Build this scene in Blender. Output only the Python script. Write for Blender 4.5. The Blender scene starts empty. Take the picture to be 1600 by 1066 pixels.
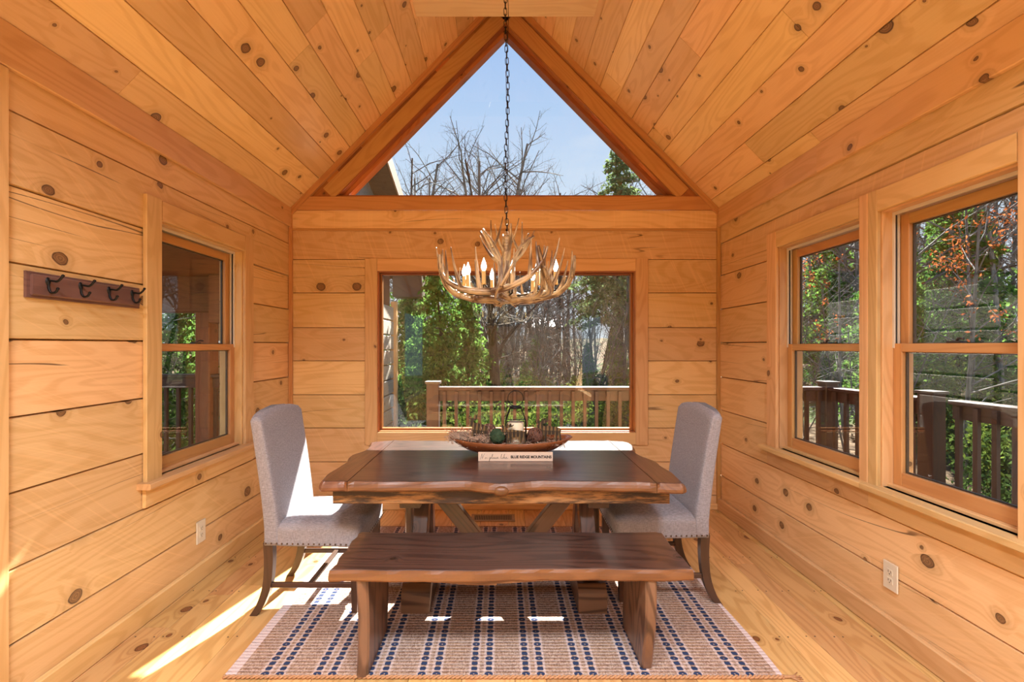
import bpy, math, random
from mathutils import Vector, Matrix, noise
random.seed(7)
sc = bpy.context.scene
C = bpy.context.collection
PI = math.pi
# ------------------------------------------------------------------ camera
cam = bpy.data.objects.new('camera', bpy.data.cameras.new('camera'))
C.objects.link(cam)
cam.location = (0, 0, 1.38)
cam.rotation_euler = (PI/2, 0, 0)
cam.data.sensor_width = 36
cam.data.lens = 16.0
cam.data.shift_x = 17/1600
cam.data.shift_y = 7/1600
cam.data.clip_start = 0.02
cam.data.clip_end = 400
sc.camera = cam
# ------------------------------------------------------------------ world, sun, exposure
sc.view_settings.view_transform = 'Standard'
sc.view_settings.look = 'None'
sc.view_settings.gamma = 1
sc.view_settings.exposure = 0.10
sc.cycles.max_bounces = 10
sc.cycles.diffuse_bounces = 5
sc.cycles.glossy_bounces = 4
sc.cycles.transparent_max_bounces = 16
sc.cycles.caustics_reflective = False
sc.cycles.caustics_refractive = False
SKY_STRENGTH = 0.98
SUN_STRENGTH = 34.0
FILL_POWER = 66.0  # power of each added interior fill light
w = bpy.data.worlds.new('world'); sc.world = w; w.use_nodes = True
nt = w.node_tree; nt.nodes.clear()
wo = nt.nodes.new('ShaderNodeOutputWorld'); bg = nt.nodes.new('ShaderNodeBackground')
tc = nt.nodes.new('ShaderNodeTexCoord'); sx = nt.nodes.new('ShaderNodeSeparateXYZ'); nt.links.new(tc.outputs['Generated'], sx.inputs[0])
sky = nt.nodes.new('ShaderNodeValToRGB'); el = sky.color_ramp.elements                     # clear winter sky, pale at the horizon
el[0].position = 0.0; el[0].color = (.82, .90, .98, 1); el[1].position = 1.0; el[1].color = (.10, .24, .66, 1)
for ps, cl in ((.30, (.66, .81, .99, 1)), (.56, (.40, .60, .96, 1))): e_ = el.new(ps); e_.color = cl
nt.links.new(sx.outputs[2], sky.inputs[0])
mp = nt.nodes.new('ShaderNodeMapping'); mp.inputs['Scale'].default_value = (1.2, 1.2, 4.5)
cn = nt.nodes.new('ShaderNodeTexNoise'); cn.inputs['Scale'].default_value = 2.2; cn.inputs['Detail'].default_value = 6; cn.inputs['Roughness'].default_value = .6
cr = nt.nodes.new('ShaderNodeValToRGB'); cr.color_ramp.elements[0].position = .46; cr.color_ramp.elements[1].position = .8
cm = nt.nodes.new('ShaderNodeMix'); cm.data_type = 'RGBA'; cm.inputs[7].default_value = (.92, .95, 1.0, 1)
mu = nt.nodes.new('ShaderNodeMath'); mu.operation = 'MULTIPLY'; mu.inputs[1].default_value = .55
nt.links.new(tc.outputs['Generated'], mp.inputs[0]); nt.links.new(mp.outputs[0], cn.inputs['Vector'])
nt.links.new(cn.outputs['Fac'], cr.inputs[0]); nt.links.new(cr.outputs[0], mu.inputs[0]); nt.links.new(mu.outputs[0], cm.inputs[0])
nt.links.new(sky.outputs[0], cm.inputs[6]); nt.links.new(cm.outputs[2], bg.inputs[0])
bg.inputs[1].default_value = SKY_STRENGTH
nt.links.new(bg.outputs[0], wo.inputs[0])
sl = bpy.data.lights.new('sun', 'SUN'); sl.energy = SUN_STRENGTH; sl.angle = math.radians(0.6); sl.color = (1.0, .95, .87)
so = bpy.data.objects.new('sun', sl); C.objects.link(so)
so.rotation_euler = Vector((.267, 1.0, .96)).to_track_quat('Z', 'Y').to_euler()
so.location = (3, 12, 12)

# ------------------------------------------------------------------ mesh helpers
class MB:
    """collects prisms and tubes, each with its own grain coordinates"""
    def __init__(self):
        self.v = []; self.f = []; self.g = []; self.t = []; self.sm = []; self.mi = set()
    def _add(self, vs, fs, gs, tint, smooth=False):
        n = len(self.v); self.v += [tuple(a) for a in vs]; self.g += [tuple(a) for a in gs]
        self.t += [tint]*len(vs)
        for f in fs: self.f.append([i+n for i in f]); self.sm.append(smooth)
    def prism(self, prof, O, ea, eb, el, L, off=None, tint=None, smooth=False):
        O, ea, eb, el = Vector(O), Vector(ea), Vector(eb), Vector(el)
        off = rnd_off() if off is None else off; tint = random.random() if tint is None else tint
        n = len(prof); vs = []; gs = []
        for l in (0, L):
            for a, b in prof:
                vs.append(O+ea*a+eb*b+el*l); gs.append((l+off[0], a+off[1], b+off[2]))
        fs = [[i, (i+1) % n, n+(i+1) % n, n+i] for i in range(n)] + [list(range(n))[::-1], list(range(n, 2*n))]
        if ea.cross(eb).dot(el) < 0: fs = [f[::-1] for f in fs]
        # outward orientation depends on winding of profile
        A = sum(prof[i][0]*prof[(i+1) % n][1]-prof[(i+1) % n][0]*prof[i][1] for i in range(n))
        if A < 0: fs = [f[::-1] for f in fs]
        self._add(vs, fs, gs, tint, smooth)
    def board(self, lo, hi, ax, ch=.006, off=None, tint=None, cb=None):
        """axis aligned board, grain along axis ax, long edges chamfered"""
        lo = Vector(lo); hi = Vector(hi)
        oth = [i for i in range(3) if i != ax]
        s = [hi[i]-lo[i] for i in oth]
        if s[0] < s[1]: oth = oth[::-1]; s = s[::-1]
        c = min(ch, s[0]*.4, s[1]*.4)
        a0, b0 = lo[oth[0]], lo[oth[1]]; a1, b1 = a0+s[0], b0+s[1]
        cd = c if cb is None else cb
        pr = [(a0+c, b0), (a1-c, b0), (a1, b0+cd), (a1, b1-cd), (a1-c, b1), (a0+c, b1), (a0, b1-cd), (a0, b0+cd)]
        E = [Vector((1, 0, 0)), Vector((0, 1, 0)), Vector((0, 0, 1))]
        off = rnd_off() if off is None else off
        self.prism(pr, E[ax]*lo[ax], E[oth[0]], E[oth[1]], E[ax], hi[ax]-lo[ax], (off[0]+lo[ax], off[1], off[2]), tint)
    def bar(self, p0, p1, wd, ht, up=(0, 0, 1), ch=.003, off=None, tint=None):
        p0, p1 = Vector(p0), Vector(p1); el = (p1-p0); L = el.length; el.normalize()
        ea = el.cross(Vector(up)).normalized(); eb = ea.cross(el).normalized()
        a, b, c = wd/2, ht/2, min(ch, wd*.3, ht*.3)
        self.prism([(-a+c, -b), (a-c, -b), (a, -b+c), (a, b-c), (a-c, b), (-a+c, b), (-a, b-c), (-a, -b+c)], p0, ea, eb, el, L, off, tint)
    def tube(self, pts, rad, n=8, cap=True, closed=False, smooth=True, tint=None):
        pts = [Vector(p) for p in pts]; m = len(pts)
        if not hasattr(rad, '__len__'): rad = [rad]*m
        off = rnd_off(); tint = random.random() if tint is None else tint
        vs = []; gs = []; l = 0; ref = None
        for i, p in enumerate(pts):
            if closed: d = pts[(i+1) % m]-pts[i-1]
            else: d = pts[min(i+1, m-1)]-pts[max(i-1, 0)]
            if d.length < 1e-9: d = Vector((0, 0, 1))
            d.normalize()
            if ref is None: ref = Vector((0, 0, 1)) if abs(d.z) < .9 else Vector((1, 0, 0))
            a = d.cross(ref).normalized(); b = a.cross(d).normalized(); ref = b
            if i: l += (pts[i]-pts[i-1]).length
            for k in range(n):
                t = 2*PI*k/n
                vs.append(p+(a*math.cos(t)+b*math.sin(t))*rad[i]); gs.append((l+off[0], math.cos(t)*rad[i]+off[1], math.sin(t)*rad[i]+off[2]))
        fs = []
        for i in range(m if closed else m-1):
            j = (i+1) % m
            for k in range(n):
                fs.append([i*n+k, i*n+(k+1) % n, j*n+(k+1) % n, j*n+k][::-1])
        if cap and not closed: fs += [list(range(n)), list(range((m-1)*n, m*n))[::-1]]
        self._add(vs, fs, gs, tint, smooth)
    def lathe(self, prof, c=(0, 0, 0), n=24, sx=1, sy=1, cap=False):
        c = Vector(c); off = rnd_off(); vs = []; gs = []
        for r, z in prof:
            for k in range(n):
                t = 2*PI*k/n; p = Vector((r*math.cos(t)*sx, r*math.sin(t)*sy, z)); vs.append(c+p); gs.append((p.x+off[0], p.y+off[1], p.z+off[2]))
        m = len(prof); fs = []
        for i in range(m-1):
            for k in range(n): fs.append([i*n+k, i*n+(k+1) % n, (i+1)*n+(k+1) % n, (i+1)*n+k])
        if cap: fs += [list(range(n))[::-1], list(range((m-1)*n, m*n))]
        self._add(vs, fs, gs, random.random(), True)
    def slab(self, outline, z0, z1, flare=.012, live=True, gax=0, round_=.012, hard=None):
        """horizontal slab from a closed outline with a rounded live edge"""
        n = len(outline); off = rnd_off(); P = [Vector((x, y, 0)) for x, y in outline]
        A = sum(P[i].x*P[(i+1) % n].y-P[(i+1) % n].x*P[i].y for i in range(n))
        if A < 0: P = P[::-1]
        N = []
        for i in range(n):
            d = (P[(i+1) % n]-P[i-1]).normalized(); N.append(Vector((d.y, -d.x, 0)))
        h = z1-z0
        rings = [(-flare-.003, z1), (-flare, z1-.0025), (-flare*.45, z1-h*.3), (-.001, z1-h*.6), (0, z1-h*.85), (-.004, z0)] if live else \
                [(-round_*.35, z1), (0, z1-round_*.35), (0, z0+.003), (-.003, z0)]
        vs = []; gs = []; fs = []
        for k, (o, z) in enumerate(rings):
            for i, p in enumerate(P):
                wob = (noise.noise(Vector((p.x*16, p.y*16, z*14)))*.005 if live and 1 < k else 0)
                q = p+(N[i]*(o+wob)*(.08 if hard and hard(p) else 1)); q.z = z; vs.append(q)
                gs.append((q.x+off[0], q.y+off[1], z+off[2]) if gax == 0 else (q.y+off[0], q.x+off[1], z+off[2]))
        for k in range(len(rings)-1):
            for i in range(n): fs.append([k*n+i, k*n+(i+1) % n, (k+1)*n+(i+1) % n, (k+1)*n+i][::-1])
        fs.append(list(range(n))); fs.append(list(range((len(rings)-1)*n, len(rings)*n))[::-1])
        nf = len(self.f); self._add(vs, fs, gs, random.random(), False)
        if live: self.mi.update(range(nf+n, nf+(len(rings)-1)*n))
    def build(self, name, mat, parent=None, M=None, smooth=None):
        me = bpy.data.meshes.new(name); me.from_pydata(self.v, [], self.f)
        at = me.attributes.new('g', 'FLOAT_VECTOR', 'POINT'); at.data.foreach_set('vector', [x for p in self.g for x in p])
        at = me.attributes.new('tint', 'FLOAT', 'POINT'); at.data.foreach_set('value', self.t)
        me.polygons.foreach_set('use_smooth', self.sm if smooth is None else [smooth]*len(self.f))
        me.materials.append(mat)
        if self.mi: me.materials.append(globals()['M']['edge']); me.polygons.foreach_set('material_index', [1 if i in self.mi else 0 for i in range(len(self.f))])
        if M is not None: me.transform(M)
        me.update()
        o = bpy.data.objects.new(name, me); C.objects.link(o)
        if parent is not None: o.parent = parent
        return o
def rnd_off(): return (random.random()*60, random.random()*60, random.random()*60)
def tag(o, label, cat, group=None):
    o['label'] = label; o['category'] = cat
    if group: o['group'] = group
    return o
def struct(o): o['kind'] = 'structure'; return o
def thing(name, loc, label, cat, group=None, rz=0):
    o = bpy.data.objects.new(name, None); C.objects.link(o); o.location = loc; o.rotation_euler = (0, 0, rz); o.empty_display_size = .05
    return tag(o, label, cat, group)
def copy_tree(o, parent=None):
    c = o.copy(); C.objects.link(c)
    if parent is not None: c.parent = parent
    for ch in list(o.children): copy_tree(ch, c)
    return c
def bez(pts, n=6):
    """Catmull-Rom through points"""
    P = [Vector(p) for p in pts]; P = [2*P[0]-P[1]]+P+[2*P[-1]-P[-2]]; out = []
    for i in range(1, len(P)-2):
        for k in range(n):
            t = k/n; a, b, c, d = P[i-1:i+3]
            out.append(.5*((2*b)+(c-a)*t+(2*a-5*b+4*c-d)*t*t+(3*b-a-3*c+d)*t**3))
    out.append(P[-2]); return out
def lerp(a, b, t): return a+(b-a)*t

# ------------------------------------------------------------------ materials
class NB:
    def __init__(self, name):
        self.m = bpy.data.materials.new(name); self.m.use_nodes = True; self.nt = self.m.node_tree; self.nt.nodes.clear()
        self.out = self.n('ShaderNodeOutputMaterial')
    def n(self, t, **k):
        x = self.nt.nodes.new(t)
        for a, b in k.items(): setattr(x, a, b)
        return x
    def l(self, a, b): self.nt.links.new(a, b)
    def put(self, sock, v):
        if isinstance(v, bpy.types.NodeSocket): self.l(v, sock)
        elif isinstance(v, (tuple, list)) and len(v) == 3 and sock.type == 'RGBA': sock.default_value = (*v, 1)
        else: sock.default_value = v
    def math(self, op, a, b=0.0, c=None, clamp=False):
        x = self.n('ShaderNodeMath', operation=op, use_clamp=clamp); self.put(x.inputs[0], a); self.put(x.inputs[1], b)
        if c is not None: self.put(x.inputs[2], c)
        return x.outputs[0]
    def mix(self, f, a, b, bt='MIX'):
        x = self.n('ShaderNodeMix', data_type='RGBA', blend_type=bt, clamp_factor=True); self.put(x.inputs[0], f); self.put(x.inputs[6], a); self.put(x.inputs[7], b); return x.outputs[2]
    def ss(self, v, a, b, lo=0.0, hi=1.0):
        x = self.n('ShaderNodeMapRange', interpolation_type='SMOOTHSTEP'); self.put(x.inputs[0], v)
        x.inputs[1].default_value = a; x.inputs[2].default_value = b; x.inputs[3].default_value = lo; x.inputs[4].default_value = hi; return x.outputs[0]
    def attr(self, nm): return self.n('ShaderNodeAttribute', attribute_name=nm)
    def comb(self, x, y, z):
        c = self.n('ShaderNodeCombineXYZ'); self.put(c.inputs[0], x); self.put(c.inputs[1], y); self.put(c.inputs[2], z); return c.outputs[0]
    def sep(self, v):
        s = self.n('ShaderNodeSeparateXYZ'); self.l(v, s.inputs[0]); return s.outputs
    def noise(self, vec, scale=1, det=3, rough=.5, dist=0.0):
        x = self.n('ShaderNodeTexNoise'); self.l(vec, x.inputs['Vector']); x.inputs['Scale'].default_value = scale; x.inputs['Detail'].default_value = det
        x.inputs['Roughness'].default_value = rough; x.inputs['Distortion'].default_value = dist; return x.outputs['Fac']
    def bsdf(self, col, rough=.5, metal=0.0, bump=None, bs=.3, bd=.005, coat=0.0, spec=.5, sheen=0.0, **kw):
        p = self.n('ShaderNodeBsdfPrincipled'); self.put(p.inputs['Base Color'], col); self.put(p.inputs['Roughness'], rough); self.put(p.inputs['Metallic'], metal)
        p.inputs['Coat Weight'].default_value = coat; p.inputs['Coat Roughness'].default_value = .15; p.inputs['Specular IOR Level'].default_value = spec; p.inputs['Sheen Weight'].default_value = sheen
        if bump is not None:
            b = self.n('ShaderNodeBump'); b.inputs['Strength'].default_value = bs; b.inputs['Distance'].default_value = bd; self.l(bump, b.inputs['Height']); self.l(b.outputs[0], p.inputs['Normal'])
        self.l(p.outputs[0], self.out.inputs[0]); return p
def wood(name, light, dark, knot=(.10, .035, .015), rough=.4, knots=.5, kscale=3.2, kr=(.035, .10), bands=.35, fine=.3, tintamt=.18, coat=0.0, saw=0.0, crack=.0, spec=.5, red=None):
    b = NB(name); g = b.attr('g').outputs['Vector']; u, v, wz = b.sep(g); tint = b.attr('tint').outputs['Fac']
    kc = b.comb(b.math('MULTIPLY', u, kscale), b.math('MULTIPLY', b.math('ADD', v, b.math('MULTIPLY', wz, .35)), kscale*1.15), 0.0)
    wob = b.n('ShaderNodeTexNoise'); b.l(g, wob.inputs['Vector']); wob.inputs['Scale'].default_value = 15; wob.inputs['Detail'].default_value = 2
    kc2 = b.n('ShaderNodeVectorMath', operation='MULTIPLY_ADD'); b.l(wob.outputs['Color'], kc2.inputs[0]); kc2.inputs[1].default_value = (.07, .07, 0); b.l(kc, kc2.inputs[2])
    vo = b.n('ShaderNodeTexVoronoi', voronoi_dimensions='2D', feature='F1'); b.l(kc2.outputs[0], vo.inputs['Vector']); vo.inputs['Scale'].default_value = 1.0
    dist = vo.outputs['Distance']; rs = b.sep(vo.outputs['Color'])
    keep = b.math('LESS_THAN', rs[0], knots)
    rad = b.math('MULTIPLY_ADD', b.math('POWER', rs[1], 2.2), kr[1]-kr[0], kr[0])
    q = b.math('DIVIDE', dist, rad)                     # 1 at the knot's rim
    warp = b.math('MULTIPLY', b.math('POWER', 2.718, b.math('MULTIPLY', b.math('POWER', b.math('DIVIDE', dist, b.math('MULTIPLY', rad, 2.2)), 2.0), -1.0)), keep)
    low = b.noise(b.comb(b.math('MULTIPLY', u, .55), b.math('MULTIPLY', v, 4.2), b.math('MULTIPLY', wz, 4.2)), 1, 2, .45)
    ring = b.math('MULTIPLY_ADD', low, 17.0, b.math('MULTIPLY', warp, 2.4))
    sn = b.math('SINE', b.math('MULTIPLY', ring, 6.283))
    bnd = b.ss(sn, -.2, 1.0)
    fi = b.noise(b.comb(b.math('MULTIPLY', u, 3.0), b.math('MULTIPLY_ADD', v, 150, b.math('MULTIPLY', warp, 8)), b.math('MULTIPLY', wz, 150)), 1, 3, .6)
    blot = b.noise(g, 2.3, 3, .55)
    fac = b.math('ADD', b.math('MULTIPLY', bnd, bands), b.math('MULTIPLY', b.math('SUBTRACT', fi, .35), fine*1.6))
    fac = b.math('ADD', fac, b.math('MULTIPLY', b.math('SUBTRACT', blot, .5), .7), clamp=True)
    col = b.mix(fac, light, dark)
    # tone of each board
    tn = b.math('MULTIPLY_ADD', b.math('SUBTRACT', tint, .5), 2*tintamt, 1.0)
    hs = b.n('ShaderNodeHueSaturation'); hs.inputs['Saturation'].default_value = 1; b.put(hs.inputs['Value'], tn)
    b.put(hs.inputs['Hue'], b.math('MULTIPLY_ADD', b.math('SUBTRACT', b.math('FRACT', b.math('MULTIPLY', tint, 7.31)), .5), .018, .5)); b.l(col, hs.inputs['Color']); col = hs.outputs[0]
    # halo, knot, ring and heart
    halo = b.math('MULTIPLY', b.ss(q, 3.2, .9), keep); col = b.mix(b.math('MULTIPLY', halo, .35), col, [c*.62 for c in dark])
    kin = b.math('MULTIPLY', b.ss(q, 1.08, .92), keep)
    rg = b.math('MULTIPLY_ADD', b.math('SINE', b.math('MULTIPLY', q, 17.0)), .5, .5)
    kcol = b.mix(b.math('MULTIPLY', rg, .55), knot, [lerp(k_, d_, .55) for k_, d_ in zip(knot, dark)])
    rim = b.math('MULTIPLY', b.math('MULTIPLY', b.ss(q, .72, .95), b.ss(q, 1.15, .97)), keep)
    col = b.mix(b.math('MULTIPLY', kin, .85), col, kcol); col = b.mix(b.math('MULTIPLY', rim, .8), col, [c*.45 for c in knot])
    h = b.math('ADD', b.math('MULTIPLY', fi, .4), b.math('MULTIPLY', kin, -.5))
    if crack:
        cn_ = b.noise(b.comb(b.math('MULTIPLY', u, .32), b.math('MULTIPLY', v, 7.0), b.math('MULTIPLY', wz, 3.0)), 1, 1.5, .4)
        ln = b.ss(b.math('ABSOLUTE', b.math('SUBTRACT', cn_, .5)), .0040, .001)
        gate = b.ss(b.noise(b.comb(b.math('MULTIPLY', u, 1.1), b.math('MULTIPLY', v, 3.0), 4.0), 1, 1), .62-crack*.1, .68-crack*.1)
        ck = b.math('MULTIPLY', ln, gate); col = b.mix(b.math('MULTIPLY', ck, .8), col, (.06, .025, .012)); h = b.math('ADD', h, b.math('MULTIPLY', ck, -2.0))
    if saw:
        sw = b.noise(b.comb(b.math('MULTIPLY', b.math('ADD', u, b.math('MULTIPLY', b.math('MULTIPLY', v, v), .02)), 55.0), b.math('MULTIPLY', v, 2.0), 0.0), 1, 2, .6)
        col = b.mix(b.math('MULTIPLY', b.ss(sw, .52, .72), saw), col, [min(1, c*1.25) for c in light]); h = b.math('ADD', h, b.math('MULTIPLY', sw, .4))
    rr = b.math('MULTIPLY_ADD', fi, .15, rough-.07)
    b.bsdf(col, rr, bump=h, bs=.25, bd=.0015, coat=coat, spec=spec)
    return b.m
M = {}
M['log'] = wood('pine_log', (.76, .52, .265), (.57, .33, .12), knots=.52, kr=(.03, .115), rough=.42, crack=1.0, saw=.22, tintamt=.13, bands=.33, fine=.4)
M['ceil'] = wood('pine_ceiling', (.78, .54, .28), (.58, .34, .125), knots=.72, kscale=3.6, kr=(.022, .13), rough=.33, tintamt=.16, bands=.30, fine=.35)
M['trim'] = wood('pine_trim', (.70, .45, .215), (.53, .295, .11), knots=.25, kr=(.03, .06), rough=.38, tintamt=.10)
M['cherry'] = wood('cherry_trim', (.42, .16, .05), (.25, .075, .025), knots=.35, kr=(.03, .06), rough=.33, tintamt=.35)
M['floor'] = wood('pine_floor', (.66, .40, .165), (.44, .215, .065), knot=(.12, .02, .01), knots=.45, kr=(.03, .09), rough=.30, tintamt=.20, spec=.45, bands=.45)
M['beam'] = wood('beam_wood', (.84, .64, .40), (.70, .48, .26), knots=.15, rough=.4)
M['sash'] = wood('sash_wood', (.56, .30, .11), (.42, .195, .06), knots=.05, rough=.32, tintamt=.08)
M['table'] = wood('table_walnut', (.088, .040, .030), (.034, .015, .012), knot=(.02, .008, .004), knots=.3, rough=.30, bands=.6, tintamt=.15, coat=.6, saw=.12)
M['edge'] = wood('live_edge', (.18, .07, .028), (.075, .026, .012), knots=0, rough=.4, bands=.35, tintamt=.15)
M['dark'] = wood('espresso_wood', (.075, .036, .022), (.035, .016, .010), knots=0, rough=.35)
M['grey_leg'] = wood('weathered_leg', (.19, .105, .06), (.06, .03, .018), knots=.2, rough=.35, bands=.8, coat=.15, tintamt=.15)
M['rack'] = wood('rack_wood', (.16, .085, .075), (.07, .032, .028), knots=0, rough=.35)
M['bowl'] = wood('bowl_wood', (.27, .085, .03), (.13, .035, .013), knots=.1, rough=.28, coat=.3)
M['deck'] = wood('deck_wood', (.062, .023, .013), (.03, .012, .008), knots=.2, rough=.55)
M['deckgrey'] = wood('weathered_rail', (.10, .07, .055), (.045, .03, .025), knots=.2, rough=.6)
M['wingwall'] = wood('wing_log', (.46, .40, .34), (.32, .26, .21), knots=.3, rough=.7)
M['brownwall'] = wood('brown_log', (.20, .075, .03), (.10, .035, .015), knots=.3, rough=.6)
def apron_mat():
    b = NB('rustic_apron'); g = b.attr('g').outputs['Vector']; u, v, z = b.sep(g)
    n1 = b.noise(b.comb(b.math('MULTIPLY', u, 9), b.math('MULTIPLY', v, 60), b.math('MULTIPLY', z, 60)), 1, 5, .7)
    n2 = b.noise(b.comb(b.math('MULTIPLY', u, 3), b.math('MULTIPLY', v, 14), b.math('MULTIPLY', z, 14)), 1, 3, .6)
    f = b.ss(b.math('MULTIPLY_ADD', n2, .7, b.math('MULTIPLY', n1, .6)), .56, .78)
    col = b.mix(f, (.035, .016, .009), (.34, .17, .065))
    b.bsdf(col, .6, bump=n1, bs=.6, bd=.004); return b.m
M['apron'] = apron_mat()
def simple(name, col, rough=.5, metal=0.0, nscale=0, namt=.1, **kw):
    b = NB(name)
    if nscale:
        tc = b.n('ShaderNodeTexCoord'); n = b.noise(tc.outputs['Object'], nscale, 3)
        c = b.mix(b.math('MULTIPLY', n, 1.0), [x*(1-namt) for x in col], [min(1, x*(1+namt)) for x in col]); b.bsdf(c, rough, metal, bump=n, bs=.15, bd=.002, **kw)
    else: b.bsdf(col, rough, metal, **kw)
    return b.m
M['black'] = simple('black_iron', (.012, .012, .013), .45, .6, 60)
M['chain'] = simple('chain_iron', (.03, .024, .02), .4, .8, 60)
M['plate'] = simple('almond_plastic', (.72, .66, .54), .35, 0, 5, .03)
M['slot'] = simple('dark_slot', (.03, .025, .02), .6, 0, 9)
M['white'] = simple('cream_vinyl', (.68, .62, .52), .4, 0, 9, .05)
M['gasket'] = simple('dark_gasket', (.035, .03, .03), .5, 0, 9)
M['register'] = simple('register_tan', (.34, .24, .16), .45, .3, 20)
M['nail'] = simple('antique_nail', (.13, .08, .05), .35, .9, 50)
M['candle_wax'] = simple('candle_wax', (.78, .72, .55), .5, 0, 8, .05, )
M['sleeve'] = simple('candle_sleeve', (.75, .50, .18), .5, 0, 30, .25)
M['shingle'] = simple('grey_shingle', (.20, .21, .22), .85, 0, 14, .3)
M['fascia'] = simple('fascia_paint', (.30, .20, .14), .6, 0, 12, .2)
M['concrete'] = simple('pale_stone', (.42, .40, .35), .8, 0, 6, .2)
M['sign_w'] = simple('sign_face', (.70, .55, .44), .6, 0, 30, .06)
M['ink'] = simple('black_ink', (.025, .02, .02), .6, 0, 30)
M['tinroof'] = simple('pale_tin_roof', (.8, .74, .72), .5, 0, 4, .05)
def fabric():
    b = NB('linen_upholstery'); tc = b.n('ShaderNodeTexCoord'); o = tc.outputs['Object']
    w1 = b.noise(b.n('ShaderNodeVectorMath', operation='MULTIPLY').outputs[0], 1, 2)
    vm = b.nt.nodes[-2] if False else None
    def st(sx, sy, sz):
        m = b.n('ShaderNodeVectorMath', operation='MULTIPLY'); b.l(o, m.inputs[0]); m.inputs[1].default_value = (sx, sy, sz); return m.outputs[0]
    a = b.noise(st(60, 60, 700), 1, 2, .6); c = b.noise(st(700, 700, 60), 1, 2, .6); d = b.noise(o, 5, 2)
    wv = b.math('ADD', a, c)
    col = b.mix(b.ss(wv, .8, 1.25), (.20, .19, .215), (.37, .36, .405)); col = b.mix(b.math('MULTIPLY', d, .3), col, (.30, .28, .29))
    b.bsdf(col, .9, bump=wv, bs=.35, bd=.001, sheen=.15, spec=.2); return b.m
M['fabric'] = fabric()
def antler_mat():
    b = NB('antler_bone'); tc = b.n('ShaderNodeTexCoord'); g = b.attr('g').outputs['Vector']; u, v, z = b.sep(g)
    n = b.noise(b.comb(b.math('MULTIPLY', u, 7), b.math('MULTIPLY', v, 90), b.math('MULTIPLY', z, 90)), 1, 4, .6); n2 = b.noise(tc.outputs['Object'], 9, 2)
    f = b.ss(b.math('ADD', n, b.math('MULTIPLY', n2, .7)), .68, 1.02)
    col = b.mix(f, (.10, .048, .022), (.58, .45, .29)); b.bsdf(col, .32, bump=n, bs=.4, bd=.002, coat=.2); return b.m
M['antler'] = antler_mat()
def glass():
    b = NB('window_glass'); lw = b.n('ShaderNodeLayerWeight'); lw.inputs[0].default_value = .5
    f = b.math('MULTIPLY_ADD', b.math('POWER', lw.outputs['Facing'], 4.0), .60, .042, clamp=True)
    t = b.n('ShaderNodeBsdfTransparent'); t.inputs[0].default_value = (.97, .985, .98, 1); gl = b.n('ShaderNodeBsdfGlossy'); gl.inputs['Roughness'].default_value = .004
    mx = b.n('ShaderNodeMixShader'); b.l(f, mx.inputs[0]); b.l(t.outputs[0], mx.inputs[1]); b.l(gl.outputs[0], mx.inputs[2]); b.l(mx.outputs[0], b.out.inputs[0]); return b.m
M['glass'] = glass()
def emit(name, col, s):
    b = NB(name); e = b.n('ShaderNodeEmission'); e.inputs[0].default_value = (*col, 1); e.inputs[1].default_value = s; b.l(e.outputs[0], b.out.inputs[0]); return b.m
M['bulb'] = emit('lit_bulb', (1, .93, .82), 5.0)
M['lampglow'] = emit('lamp_glow', (1, .5, .12), 4.0)
def leaf(name, c1, c2, tr=.45):
    b = NB(name); tint = b.attr('tint').outputs['Fac']; col = b.mix(tint, c1, c2)
    d = b.n('ShaderNodeBsdfDiffuse'); t = b.n('ShaderNodeBsdfTranslucent'); b.l(col, d.inputs[0]); b.l(col, t.inputs[0])
    mx = b.n('ShaderNodeMixShader'); mx.inputs[0].default_value = tr; b.l(d.outputs[0], mx.inputs[1]); b.l(t.outputs[0], mx.inputs[2]); b.l(mx.outputs[0], b.out.inputs[0]); return b.m
M['needle'] = leaf('hemlock_needles', (.05, .13, .03), (.19, .33, .07))
M['pine'] = leaf('pine_needles', (.08, .13, .06), (.18, .25, .10))
M['shrub'] = leaf('shrub_leaves', (.06, .10, .02), (.18, .24, .045), .32)
M['shrubd'] = leaf('dark_shrub_leaves', (.03, .06, .02), (.11, .17, .04), .25)
M['redleaf'] = leaf('red_leaves', (.22, .05, .015), (.42, .14, .05))
def bark(name, c1, c2):
    b = NB(name); g = b.attr('g').outputs['Vector']; u, v, z = b.sep(g)
    n = b.noise(b.comb(b.math('MULTIPLY', u, 3), b.math('MULTIPLY', v, 25), b.math('MULTIPLY', z, 25)), 1, 4, .6)
    b.bsdf(b.mix(b.ss(n, .35, .65), c1, c2), .9, spec=.2, bump=n, bs=.5, bd=.02); return b.m
M['bark'] = bark('grey_bark', (.085, .08, .075), (.23, .22, .205))
M['barkd'] = bark('dark_bark', (.035, .027, .022), (.10, .08, .065))
M['barkp'] = bark('pale_bark', (.16, .15, .14), (.34, .33, .31))
def ground_mat():
    b = NB('leaf_litter'); tc = b.n('ShaderNodeTexCoord'); o = tc.outputs['Object']
    n = b.noise(o, 3.0, 6, .7); n2 = b.noise(o, .35, 3)
    col = b.mix(b.ss(n, .35, .65), (.05, .032, .018), (.17, .115, .07)); col = b.mix(b.ss(n2, .48, .6), col, (.05, .07, .02))
    b.bsdf(col, .95, bump=n, bs=.6, bd=.1, spec=.1); return b.m
M['ground'] = ground_mat()
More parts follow.
